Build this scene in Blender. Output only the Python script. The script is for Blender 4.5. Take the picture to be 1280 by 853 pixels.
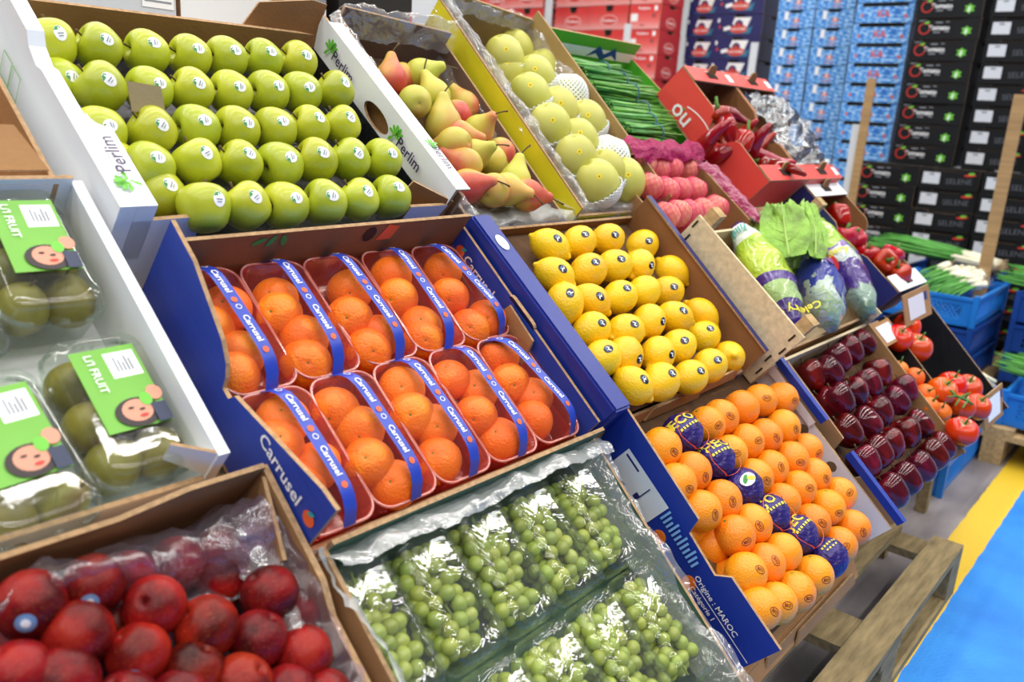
import bpy, bmesh, math, random
from mathutils import Vector, Matrix
from mathutils.bvhtree import BVHTree
sc = bpy.context.scene
for o in list(bpy.data.objects): bpy.data.objects.remove(o)
C = sc.collection
rnd = random.Random(7)
PI = math.pi

# ------------------------------------------------------------------ camera, light, exposure
CAM_H = 1.17
PITCH, YAW, ROLL, FPX = math.radians(15.097), math.radians(50.53), math.radians(-3.763), 1050.0
def cam_axes():
    cp, sp = math.cos(PITCH), math.sin(PITCH)
    f = Vector((math.sin(YAW)*cp, math.cos(YAW)*cp, -sp)); r = Vector((math.cos(YAW), -math.sin(YAW), 0)); d = f.cross(r)
    c, s = math.cos(ROLL), math.sin(ROLL)
    return c*r + s*d, -s*r + c*d, f
RX, DN, FW = cam_axes()
EYE = Vector((0, 0, CAM_H))
cd = bpy.data.cameras.new('camera'); cam = bpy.data.objects.new('camera', cd); C.objects.link(cam)
m3 = Matrix((RX, -DN, -FW)).transposed()
cam.matrix_world = Matrix.Translation(EYE) @ m3.to_4x4()
cd.sensor_width = 36; cd.sensor_fit = 'HORIZONTAL'; cd.lens = FPX/1280*36; cd.clip_start = .02
cd.dof.use_dof = True; cd.dof.focus_distance = 1.42; cd.dof.aperture_fstop = 3.8
sc.camera = cam
w = bpy.data.worlds.new('hall_light'); sc.world = w; w.use_nodes = True
w.node_tree.nodes['Background'].inputs[0].default_value = (.90, .95, 1, 1)
w.node_tree.nodes['Background'].inputs[1].default_value = .12
def area(name, loc, sx, sy, power, col=(1, .97, .92), aim=None):
    l = bpy.data.lights.new(name, 'AREA'); l.shape = 'RECTANGLE'; l.size = sx; l.size_y = sy; l.energy = power; l.color = col
    o = bpy.data.objects.new(name, l); C.objects.link(o); o.location = loc
    if aim:
        o.rotation_euler = (Vector(aim)-Vector(loc)).to_track_quat('-Z', 'Y').to_euler()
    return o
# rows of fluorescent battens under the hall roof, all running along the stand
for y in (-3.4, -1.7, 0.0, 1.7, 3.4, 5.1):
    area('hall_lamp', (2.4, y, 4.4), 12, .14, 160)
sc.view_settings.view_transform = 'Standard'; sc.view_settings.look = 'None'
sc.view_settings.exposure = .18; sc.view_settings.gamma = 1

# ------------------------------------------------------------------ materials
def lin(c):
    if isinstance(c, str):
        c = [int(c[i:i+2], 16)/255 for i in (0, 2, 4)]
    return tuple(x/12.92 if x <= .04045 else ((x+.055)/1.055)**2.4 for x in c) + (1,)
MATS = {}
def nodes(name):
    m = bpy.data.materials.new(name); m.use_nodes = True
    nt = m.node_tree; return m, nt, nt.nodes['Principled BSDF']
def N(nt, t, **k):
    n = nt.nodes.new(t)
    for a, b in k.items(): setattr(n, a, b)
    return n
def texco(nt, scale=None, kind='Object'):
    t = N(nt, 'ShaderNodeTexCoord').outputs[kind]
    if scale is not None:
        mp = N(nt, 'ShaderNodeMapping'); mp.inputs['Scale'].default_value = scale
        nt.links.new(t, mp.inputs[0]); return mp.outputs[0]
    return t
def ramp(nt, fac, stops):
    r = N(nt, 'ShaderNodeValToRGB')
    while len(r.color_ramp.elements) < len(stops): r.color_ramp.elements.new(.5)
    for e, (p, c) in zip(r.color_ramp.elements, stops): e.position = p; e.color = c
    nt.links.new(fac, r.inputs[0]); return r.outputs[0]
def plain(name, col, rough=.6, var=.0, scale=6, bump=0, bscale=60, metal=0, coat=0, spec=.5, stretch=(1, 1, 1), sub=0):
    if name in MATS: return MATS[name]
    m, nt, b = nodes(name); L = nt.links
    b.inputs['Base Color'].default_value = lin(col); b.inputs['Roughness'].default_value = rough
    b.inputs['Metallic'].default_value = metal; b.inputs['Coat Weight'].default_value = coat; b.inputs['Specular IOR Level'].default_value = spec
    b.inputs['Coat Roughness'].default_value = .15
    if var:
        n = N(nt, 'ShaderNodeTexNoise'); n.inputs['Scale'].default_value = scale; n.inputs['Detail'].default_value = 5
        L.new(texco(nt, stretch), n.inputs['Vector'])
        c = lin(col); a = tuple(x*(1-var) for x in c[:3])+(1,); d = tuple(min(1, x*(1+var)+.01*var) for x in c[:3])+(1,)
        L.new(ramp(nt, n.outputs[0], [(.3, a), (.7, d)]), b.inputs['Base Color'])
    if bump:
        n = N(nt, 'ShaderNodeTexNoise'); n.inputs['Scale'].default_value = bscale
        L.new(texco(nt, stretch), n.inputs['Vector'])
        bp = N(nt, 'ShaderNodeBump'); bp.inputs['Strength'].default_value = bump; bp.inputs['Distance'].default_value = .01
        L.new(n.outputs[0], bp.inputs['Height']); L.new(bp.outputs[0], b.inputs['Normal'])
    if sub:
        b.inputs['Subsurface Weight'].default_value = sub; b.inputs['Subsurface Radius'].default_value = (.01, .005, .002); b.inputs['Subsurface Scale'].default_value = .6
    MATS[name] = m; return m
def fruit(name, cols, rough=.35, scale=12, bump=0, bscale=120, coat=0, rand=.12, stretch=(1, 1, 1), grad=None, speck=None, hue=.01, spec=.5):
    """fruit skin: noise ramp over cols, each fruit a little different"""
    if name in MATS: return MATS[name]
    m, nt, b = nodes(name); L = nt.links
    oi = N(nt, 'ShaderNodeObjectInfo')
    add = N(nt, 'ShaderNodeVectorMath', operation='ADD')
    mul = N(nt, 'ShaderNodeVectorMath', operation='SCALE'); mul.inputs[0].default_value = (7, 3, 5); L.new(oi.outputs['Random'], mul.inputs['Scale'])
    L.new(texco(nt, stretch), add.inputs[0]); L.new(mul.outputs[0], add.inputs[1])
    n = N(nt, 'ShaderNodeTexNoise'); n.inputs['Scale'].default_value = scale; n.inputs['Detail'].default_value = 4
    L.new(add.outputs[0], n.inputs['Vector'])
    fac = n.outputs[0]
    if grad:                                              # blush on one side of the fruit
        sx = N(nt, 'ShaderNodeSeparateXYZ'); L.new(texco(nt), sx.inputs[0])
        ma = N(nt, 'ShaderNodeMath', operation='MULTIPLY_ADD'); ma.inputs[1].default_value = grad[1]; L.new(sx.outputs[grad[0]], ma.inputs[0]); L.new(fac, ma.inputs[2])
        fac = ma.outputs[0]
    k = len(cols); st = [(.28+.44*i/max(1, k-1), lin(c)) for i, c in enumerate(cols)]
    col = ramp(nt, fac, st)
    hs = N(nt, 'ShaderNodeHueSaturation')
    mr = N(nt, 'ShaderNodeMapRange'); mr.inputs[3].default_value = 1-rand; mr.inputs[4].default_value = 1+rand*.6
    L.new(oi.outputs['Random'], mr.inputs[0]); L.new(mr.outputs[0], hs.inputs['Value'])
    m2 = N(nt, 'ShaderNodeMath', operation='MULTIPLY_ADD'); m2.inputs[1].default_value = hue*2; m2.inputs[2].default_value = .5-hue
    fr = N(nt, 'ShaderNodeMath', operation='FRACT'); m7 = N(nt, 'ShaderNodeMath', operation='MULTIPLY'); m7.inputs[1].default_value = 7.3
    L.new(oi.outputs['Random'], m7.inputs[0]); L.new(m7.outputs[0], fr.inputs[0]); L.new(fr.outputs[0], m2.inputs[0]); L.new(m2.outputs[0], hs.inputs['Hue'])
    L.new(col, hs.inputs['Color']); out = hs.outputs[0]
    if speck:
        v = N(nt, 'ShaderNodeTexVoronoi'); v.inputs['Scale'].default_value = speck[1]; L.new(texco(nt), v.inputs['Vector'])
        mx = N(nt, 'ShaderNodeMix', data_type='RGBA'); mx.inputs[7].default_value = lin(speck[0])
        L.new(ramp(nt, v.outputs['Distance'], [(.1, (.5, .5, .5, 1)), (.2, (0, 0, 0, 1))]), mx.inputs[0]); L.new(out, mx.inputs[6]); out = mx.outputs[2]
    L.new(out, b.inputs['Base Color']); b.inputs['Roughness'].default_value = rough; b.inputs['Coat Weight'].default_value = coat; b.inputs['Coat Roughness'].default_value = .12
    b.inputs['Specular IOR Level'].default_value = spec
    if bump:
        n2 = N(nt, 'ShaderNodeTexNoise'); n2.inputs['Scale'].default_value = bscale; n2.inputs['Detail'].default_value = 1; L.new(texco(nt), n2.inputs['Vector'])
        bp = N(nt, 'ShaderNodeBump'); bp.inputs['Strength'].default_value = bump; bp.inputs['Distance'].default_value = .004
        L.new(n2.outputs[0], bp.inputs['Height']); L.new(bp.outputs[0], b.inputs['Normal'])
    MATS[name] = m; return m
def film(name, tint='FFFFFF', body=.12, gloss=.12, rough=.12, bump=.5, bscale=40, bodycol='FFFFFF', stretch=(1, 1, 1)):
    """thin clear plastic: mostly see-through, a little milky, glossy along its creases"""
    if name in MATS: return MATS[name]
    m, nt, b = nodes(name); L = nt.links; nt.nodes.remove(b); out = nt.nodes['Material Output']
    tr = N(nt, 'ShaderNodeBsdfTransparent'); tr.inputs[0].default_value = lin(tint)
    df = N(nt, 'ShaderNodeBsdfDiffuse'); df.inputs[0].default_value = lin(bodycol)
    gl = N(nt, 'ShaderNodeBsdfGlossy'); gl.inputs['Roughness'].default_value = rough; gl.inputs[0].default_value = (1, 1, 1, 1)
    n = N(nt, 'ShaderNodeTexNoise'); n.inputs['Scale'].default_value = bscale; n.inputs['Detail'].default_value = 3; n.inputs['Distortion'].default_value = 1.2
    L.new(texco(nt, stretch), n.inputs['Vector'])
    bp = N(nt, 'ShaderNodeBump'); bp.inputs['Strength'].default_value = bump; bp.inputs['Distance'].default_value = .01; L.new(n.outputs[0], bp.inputs['Height'])
    L.new(bp.outputs[0], gl.inputs['Normal']); L.new(bp.outputs[0], df.inputs['Normal'])
    m1 = N(nt, 'ShaderNodeMixShader'); m1.inputs[0].default_value = body; L.new(tr.outputs[0], m1.inputs[1]); L.new(df.outputs[0], m1.inputs[2])
    fr = N(nt, 'ShaderNodeLayerWeight'); fr.inputs[0].default_value = .35; L.new(bp.outputs[0], fr.inputs['Normal'])
    ma = N(nt, 'ShaderNodeMath', operation='MULTIPLY_ADD'); ma.inputs[1].default_value = .12; ma.inputs[2].default_value = gloss; L.new(fr.outputs['Fresnel'], ma.inputs[0])
    m2 = N(nt, 'ShaderNodeMixShader'); L.new(ma.outputs[0], m2.inputs[0]); L.new(m1.outputs[0], m2.inputs[1]); L.new(gl.outputs[0], m2.inputs[2])
    L.new(m2.outputs[0], out.inputs[0]); MATS[name] = m; return m
def cardboard(name, col, var=.12):
    return plain(name, col, .82, var, 9, .08, 160, stretch=(1, 1, 4), spec=.25)
KRAFT = cardboard('kraft_cardboard', 'A87D52'); KRAFT_D = cardboard('brown_cardboard', '8A5E38'); KEDGE = plain('corrugated_edge', 'AE8C66', .9, .25, 140)
WHITE_C = plain('white_coated_card', 'EEF0F2', .5, .03, 5); BLUE_C = plain('blue_coated_card', '2340A2', .42, .10, 4, .05, 200, stretch=(1, 30, 1))
NAVY_C = plain('navy_coated_card', '1B2F86', .38, .08, 4); RED_C = plain('red_coated_card', 'E2453C', .5, .05, 4)
INDIGO_C = plain('indigo_coated_card', '23296B', .45, .06, 4); OBLUE_C = plain('printed_blue_card', '16369A', .4, .04, 4)
PINKW_C = plain('off_white_card', 'E3DCE0', .6, .04, 5); TEALW = plain('pale_green_liner', '9DB0A2', .7, .15, 12)
WHITE = plain('white_ink', 'F4F4F4', .6); BLACK = plain('black_ink', '121212', .6); ORANGE_INK = plain('orange_ink', 'F0622A', .5); TEAL_INK = plain('teal_ink', '35A39A', .5)
GREEN_INK = plain('green_ink', '6CC23A', .5); DGREEN_INK = plain('dark_green_ink', '2F8F3C', .5); PURPLE_INK = plain('purple_ink', '3A2350', .5); RED_INK = plain('red_ink', 'D93028', .5); YELLOW_INK = plain('yellow_ink', 'E8DC3C', .5)
GREY_INK = plain('grey_ink', '8A8F98', .6); SKIN_INK = plain('skin_tone_ink', 'D9957A', .5); HAIR_INK = plain('dark_hair_ink', '2A1C1E', .5); LBLUE_INK = plain('light_blue_ink', '7FB7EA', .5)
def wood(name, col, var=.3, sc_=5, st=(1, 14, 14)):
    return plain(name, col, .8, var, sc_, .25, 60, stretch=st, spec=.2)
WOOD_OLD = wood('weathered_pallet_wood', '92815F', .32, 12, (1, 6, 6)); WOOD_NEW = wood('light_pine_wood', 'BFA172', .25); WOOD_CR = wood('pale_poplar_wood', 'DCC9A4', .15)

# ------------------------------------------------------------------ mesh helpers
def new_mesh(name, verts, faces, mats=(), fm=None, smooth=False):
    me = bpy.data.meshes.new(name); me.from_pydata([tuple(v) for v in verts], [], faces)
    for m in mats: me.materials.append(m)
    if fm is not None: me.polygons.foreach_set('material_index', fm)
    if smooth: me.polygons.foreach_set('use_smooth', [True]*len(me.polygons))
    me.update(); return me
class MB:
    """collects faces into one mesh"""
    def __init__(s): s.v = []; s.f = []; s.m = []
    def add(s, v, f, m=0, mat=None):
        o = len(s.v); s.v += [tuple(mat @ Vector(p)) if mat else tuple(p) for p in v]
        s.f += [tuple(i+o for i in q) for q in f]; s.m += [m]*len(f) if isinstance(m, int) else list(m)
    def box(s, a, b, m=0, mat=None):
        x0, y0, z0 = a; x1, y1, z1 = b
        s.add([(x0, y0, z0), (x1, y0, z0), (x1, y1, z0), (x0, y1, z0), (x0, y0, z1), (x1, y0, z1), (x1, y1, z1), (x0, y1, z1)],
              [(0, 3, 2, 1), (4, 5, 6, 7), (0, 1, 5, 4), (1, 2, 6, 5), (2, 3, 7, 6), (3, 0, 4, 7)], m, mat)
    def tube(s, pts, rad, seg=8, m=0, caps=True, flat=1.0):
        pts = [Vector(p) for p in pts]; n = len(pts)
        rr = rad if isinstance(rad, (list, tuple)) else [rad]*n
        o = len(s.v); up = Vector((0, 0, 1)); prev = None
        for i, p in enumerate(pts):
            t = (pts[min(i+1, n-1)]-pts[max(i-1, 0)]).normalized()
            a = prev if prev is not None else (up if abs(t.z) < .9 else Vector((1, 0, 0)))
            x = (a - t*a.dot(t)).normalized(); y = t.cross(x); prev = x
            for k in range(seg):
                an = 2*PI*k/seg; s.v.append(tuple(p + x*math.cos(an)*rr[i]*flat + y*math.sin(an)*rr[i]))
        for i in range(n-1):
            for k in range(seg):
                a = o+i*seg+k; b = o+i*seg+(k+1) % seg
                s.f.append((a, b, b+seg, a+seg)); s.m.append(m)
        if caps:
            s.f.append(tuple(o+k for k in range(seg))[::-1]); s.f.append(tuple(o+(n-1)*seg+k for k in range(seg))); s.m += [m, m]
    def prism(s, poly, z0, z1, frame, mats=(0, 0, 0)):
        """polygon in (a,b) extruded z0..z1; frame maps (a,b,z) to 3-D; mats = z1 face, z0 face, edge"""
        n = len(poly); v = [frame(a, b, z0) for a, b in poly] + [frame(a, b, z1) for a, b in poly]
        f = [tuple(range(n-1, -1, -1)), tuple(range(n, 2*n))] + [(i, (i+1) % n, n+(i+1) % n, n+i) for i in range(n)]
        s.add(v, f, [mats[1], mats[0]]+[mats[2]]*n)
    def mesh(s, name, mats, smooth=False, tri=False):
        me = new_mesh(name, s.v, s.f, mats, s.m, smooth)
        bm = bmesh.new(); bm.from_mesh(me); bmesh.ops.recalc_face_normals(bm, faces=bm.faces)
        bm.to_mesh(me); bm.free(); return me
def obj(name, me, parent=None, mat=None, kind=None):
    o = bpy.data.objects.new(name, me); C.objects.link(o)
    if parent: o.parent = parent
    if mat is not None: o.matrix_basis = mat
    if kind: o['kind'] = kind
    return o
def tag(o, label, cat, group=None, kind=None):
    o['label'] = label; o['category'] = cat
    if group: o['group'] = group
    if kind: o['kind'] = kind
    return o
def thing(name, label, cat, mat, group=None):
    o = bpy.data.objects.new(name, None); C.objects.link(o); o.empty_display_size = .05; o.matrix_basis = mat
    return tag(o, label, cat, group)
def copy_tree(o, parent=None):
    c = o.copy(); C.objects.link(c)
    if parent: c.parent = parent
    for ch in o.children: copy_tree(ch, c)
    return c
ORD = ['first', 'second', 'third', 'fourth', 'fifth', 'sixth', 'seventh', 'eighth', 'ninth', 'tenth', 'eleventh', 'twelfth']
def lathe(prof, seg=28, lobes=0, lob=0, lfun=None):
    v = []; f = []; n = len(prof)
    for r, z in prof:
        for k in range(seg):
            a = 2*PI*k/seg; q = 1.0
            if lfun: q = lfun(a, r, z)
            v.append((r*q*math.cos(a), r*q*math.sin(a), z))
    for i in range(n-1):
        for k in range(seg):
            a = i*seg+k; b = i*seg+(k+1) % seg; f.append((a, b, b+seg, a+seg))
    f.append(tuple(range(seg))[::-1]); f.append(tuple((n-1)*seg+k for k in range(seg)))
    return v, f
def smooth_prof(pts, n=22):
    """Catmull-Rom through the profile points"""
    P = [Vector((a, b)) for a, b in pts]; P = [P[0]*2-P[1]]+P+[P[-1]*2-P[-2]]; out = []
    segs = len(P)-3
    for i in range(n+1):
        t = i/n*segs; k = min(int(t), segs-1); u = t-k; a, b, c, d = P[k:k+4]
        q = .5*((2*b)+(c-a)*u+(2*a-5*b+4*c-d)*u*u+(3*b-a-3*c+d)*u**3)
        out.append((max(q[0], .0004), q[1]))
    return out
def rrect(w, d, r, n=5):
    pts = []
    for cx, cy, a0 in ((w/2-r, d/2-r, 0), (-w/2+r, d/2-r, PI/2), (-w/2+r, -d/2+r, PI), (w/2-r, -d/2+r, 1.5*PI)):
        for i in range(n+1):
            a = a0+i/n*PI/2; pts.append((cx+r*math.cos(a), cy+r*math.sin(a)))
    return pts
def loft(mb, rings, m=0, cap0=False, cap1=False):
    """rings: list of lists of equal length of 3-D points"""
    n = len(rings[0]); o = len(mb.v)
    for r in rings: mb.v += [tuple(p) for p in r]
    for i in range(len(rings)-1):
        for k in range(n):
            a = o+i*n+k; b = o+i*n+(k+1) % n; mb.f.append((a, b, b+n, a+n)); mb.m.append(m)
    if cap0: mb.f.append(tuple(o+k for k in range(n))[::-1]); mb.m.append(m)
    if cap1: mb.f.append(tuple(o+(len(rings)-1)*n+k for k in range(n))); mb.m.append(m)
def rr3(w, d, r, z, n=5): return [(x, y, z) for x, y in rrect(w, d, r, n)]

# ---- flat print: 2-D shapes (verts, faces) that are laid on faces or wrapped on fruit
_T = {}
def text2(s, size, bold=0.0):
    k = (s, bold)
    if k not in _T:
        cu = bpy.data.curves.new('lettering', 'FONT'); cu.body = s; cu.align_x = 'CENTER'; cu.align_y = 'CENTER'; cu.offset = bold; cu.resolution_u = 2
        o = bpy.data.objects.new('lettering_tmp', cu); me = o.to_mesh()
        _T[k] = ([tuple(v.co)[:2] for v in me.vertices], [tuple(p.vertices) for p in me.polygons])
        o.to_mesh_clear(); bpy.data.objects.remove(o); bpy.data.curves.remove(cu)
    v, f = _T[k]
    return [(x*size, y*size) for x, y in v], f
def disc2(rx, ry=None, n=20, c=(0, 0)):
    ry = ry or rx; v = [c]; f = []
    for r in (.5, 1):
        v += [(c[0]+rx*r*math.cos(2*PI*k/n), c[1]+ry*r*math.sin(2*PI*k/n)) for k in range(n)]
    for k in range(n):
        k2 = (k+1) % n; f += [(0, 1+k, 1+k2), (1+k, 1+n+k, 1+n+k2, 1+k2)]
    return v, f
def ring2(rx, ry, t, n=24, c=(0, 0)):
    v = []; f = []
    for k in range(n):
        a = 2*PI*k/n; v += [(c[0]+rx*math.cos(a), c[1]+ry*math.sin(a)), (c[0]+(rx-t)*math.cos(a), c[1]+(ry-t)*math.sin(a))]
    for k in range(n): a = 2*k; b = 2*((k+1) % n); f.append((a, b, b+1, a+1))
    return v, f
def rect2(x0, y0, x1, y1): return [(x0, y0), (x1, y0), (x1, y1), (x0, y1)], [(0, 1, 2, 3)]
def poly2(p): return list(p), [tuple(range(len(p)))]
def xf2(s, dx=0, dy=0, rot=0, sc_=1):
    c, n = math.cos(rot), math.sin(rot)
    return [((x*c-y*n)*sc_+dx, (x*n+y*c)*sc_+dy) for x, y in s[0]], s[1]
def flat(name, shapes, mats, parent, mat, lift=.0008):
    """print on a flat face: mat maps local x,y to the face, z out of it"""
    mb = MB()
    for i, (s, mi) in enumerate(shapes): mb.add([(x, y, lift*(1+.35*i)) for x, y in s[0]], s[1], mi)
    return obj(name, new_mesh(name, mb.v, mb.f, mats, mb.m), parent, mat)
def wrap(name, bvh, shapes, mats, d, up, R=.2, lift=.0006):
    """print wrapped on a rounded body: returns a mesh"""
    d = Vector(d).normalized(); up = Vector(up); up = (up-d*up.dot(d)).normalized(); rt = up.cross(d); mb = MB()
    for i, (s, mi) in enumerate(shapes):
        v = []
        for x, y in s[0]:
            o = d*R + rt*x + up*y; h = bvh.ray_cast(o, -d)
            v.append(h[0]+h[1]*lift*(1+.4*i) if h[0] else o-d*R)
        mb.add(v, s[1], mi)
    return new_mesh(name, mb.v, mb.f, mats, mb.m, True)
def bvh_of(v, f): return BVHTree.FromPolygons([Vector(p) for p in v], f)
def face_mat(o, x, y):
    """4x4 with x and y axes along the given vectors, origin o"""
    x = Vector(x).normalized(); y = Vector(y); y = (y-x*y.dot(x)).normalized(); z = x.cross(y)
    m = Matrix((x, y, z)).transposed().to_4x4(); m.translation = Vector(o); return m

# ------------------------------------------------------------------ tilted display planes
class Plane:
    """display tier: u along the stand, v up the slope, h out of the slope"""
    def __init__(s, tilt, y0, z0, u0=0.0):
        t = math.radians(tilt); s.U = Vector((1, 0, 0)); s.V = Vector((0, math.cos(t), math.sin(t))); s.H = Vector((0, -math.sin(t), math.cos(t)))
        s.O = Vector((u0, y0, z0)); m = Matrix((s.U, s.V, s.H)).transposed().to_4x4(); m.translation = s.O; s.M = m
    def at(s, u, v, h=0): return s.O + s.U*u + s.V*v + s.H*h
    def mat(s, u, v, h=0):
        m = s.M.copy(); m.translation = s.at(u, v, h); return m
    def sight(s, x, y, h=0):
        """where the line of sight surveyed at (x, y) of the photograph meets the tier at height h -> (u, v)"""
        d = RX*((x-640)/FPX) + DN*((y-426.5)/FPX) + FW; o = s.at(0, 0, h)
        p = EYE + d*((o-EYE).dot(s.H)/d.dot(s.H)); q = p-s.O
        return q.dot(s.U), q.dot(s.V)
    def pt(s, x, y, h=0): u, v = s.sight(x, y, h); return s.at(u, v, h)
TT = Plane(38, 1.02, .99); TM = Plane(39, .685, .715); TB = Plane(42, .69, .67)

# ------------------------------------------------------------------ the setting
def floor_material():
    m, nt, b = nodes('painted_concrete'); L = nt.links
    sx = N(nt, 'ShaderNodeSeparateXYZ'); L.new(texco(nt), sx.inputs[0])
    def noise(s, d=5, st=None):
        n = N(nt, 'ShaderNodeTexNoise'); n.inputs['Scale'].default_value = s; n.inputs['Detail'].default_value = d; L.new(texco(nt, st), n.inputs['Vector']); return n.outputs[0]
    wob = N(nt, 'ShaderNodeMath', operation='MULTIPLY_ADD'); wob.inputs[1].default_value = .012; L.new(noise(14), wob.inputs[0]); L.new(sx.outputs[1], wob.inputs[2])
    def gt(v):
        g = N(nt, 'ShaderNodeMath', operation='GREATER_THAN'); g.inputs[1].default_value = v; L.new(wob.outputs[0], g.inputs[0]); return g.outputs[0]
    def mix(f, a, c):
        x = N(nt, 'ShaderNodeMix', data_type='RGBA'); L.new(f, x.inputs[0])
        for k, q in ((6, a), (7, c)):
            if isinstance(q, tuple): x.inputs[k].default_value = q
            else: L.new(q, x.inputs[k])
        return x.outputs[2]
    blue = ramp(nt, noise(5), [(.3, lin('0E76DC')), (.7, lin('2C93EE'))])
    spots = ramp(nt, noise(9, 2), [(.70, (0, 0, 0, 1)), (.74, (1, 1, 1, 1))])
    blue = mix(spots, blue, lin('7C86A8'))
    yel = mix(ramp(nt, noise(7), [(.62, (0, 0, 0, 1)), (.75, (1, 1, 1, 1))]), lin('E6C02E'), lin('A89A63'))
    con = ramp(nt, noise(3, 8, (1, 2.5, 1)), [(.3, lin('6A6468')), (.7, lin('9C9494'))])
    con = mix(ramp(nt, noise(2.2, 3, (1, 3, 1)), [(.5, (0, 0, 0, 1)), (.68, (.6, .6, .6, 1))]), con, lin('3F3A3E'))
    L.new(mix(gt(.441), mix(gt(.343), blue, yel), con), b.inputs['Base Color']); b.inputs['Roughness'].default_value = .5
    bp = N(nt, 'ShaderNodeBump'); bp.inputs['Strength'].default_value = .35; bp.inputs['Distance'].default_value = .004; L.new(noise(140, 2), bp.inputs['Height']); L.new(bp.outputs[0], b.inputs['Normal'])
    return m
mb = MB(); mb.box((-4, -5, -.1), (10, 9, 0)); o = obj('floor', mb.mesh('floor', [floor_material()])); o['kind'] = 'structure'; o['label'] = 'concrete hall floor with a yellow line beside bright blue paint'
WALLM = plain('white_painted_wall', 'DCDFE2', .8, .03, 2)
mb = MB(); mb.box((9.8, -5, 0), (10, 9, 6)); o = obj('wall_far', mb.mesh('wall_far', [WALLM])); o['kind'] = 'structure'
mb = MB(); mb.box((-4, 8.8, 0), (9.8, 9, 6)); o = obj('wall_back', mb.mesh('wall_back', [WALLM])); o['kind'] = 'structure'

# wooden rack under the three tiers: sloped boards on posts
rack = thing('display_rack', 'wooden stepped rack carrying the three tiers of tilted fruit crates', 'rack', Matrix.Translation((0, 0, 0)))
def rack_tier(P, u0, u1, vs, h, posts):
    for v in vs:
        mb = MB(); mb.box((0, 0, 0), (u1-u0, .07, .016)); obj('board', mb.mesh('board', [WOOD_NEW]), rack, P.mat(u0, v, h))
    for u in posts:
        mb = MB(); mb.box((0, 0, 0), (.035, vs[-1]+.07-vs[0], .03)); obj('bearer', mb.mesh('bearer', [WOOD_OLD]), rack, P.mat(u, vs[0], h-.031))
        for v in (vs[0]+.02, vs[-1]+.03):
            p = P.at(u, v, h-.04); z0 = .1445 if 1.1 < u < 2.36 and p.y < 1.15 else 0; mb = MB(); mb.box((0, 0, 0), (.035, .035, p.z-z0)); obj('post', mb.mesh('post', [WOOD_OLD]), rack, Matrix.Translation((p.x, p.y, z0)))
rack_tier(TT, -.15, 3.45, (.05, .2, .35, .5), -.175, (-.1, .75, 1.6, 2.4, 3.3))
rack_tier(TM, -.15, 2.5, (.0, .12, .24, .36), -.175, (-.1, .75, 1.6, 2.4))
rack_tier(TB, -.15, 2.9, (-.42, -.3, -.17, -.05), -.175, (-.1, .75, 1.6, 2.4, 2.82))

# pallet under the front tier
def pallet(label, M, w=1.2, d=.8, wood_m=WOOD_OLD):
    r = thing('wooden_pallet', label, 'pallet', M)
    def brd(n, a, b):
        m_ = MB(); m_.box((0, 0, 0), (b[0]-a[0], b[1]-a[1], b[2]-a[2])); obj(n, m_.mesh(n, [wood_m]), r, Matrix.Translation(a))
    for y, ww in ((0, .075), (.155, .05), (.34, .10), (.53, .05), (d-.12, .12)): brd('deck_board', (0, y, .122), (w, y+ww, .144))
    for x in (0, w/2-.07, w-.10): brd('cross_board', (x, 0, .10), (x+(.14 if x and x < w-.2 else .10), d, .1215))
    for x in (0, w/2-.05, w-.10):
        for y in (.0, d/2-.05, d-.10): brd('block', (x, y, .022), (x+.10, y+.075, .0995))
    for y in (0, d/2-.05, d-.10): brd('bottom_board', (0, y, 0), (w, y+.075, .0215))
    return r
pallet('weathered wooden pallet on the floor beneath the crate of oranges', Matrix.Translation((1.15, .34, 0)))

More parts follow.
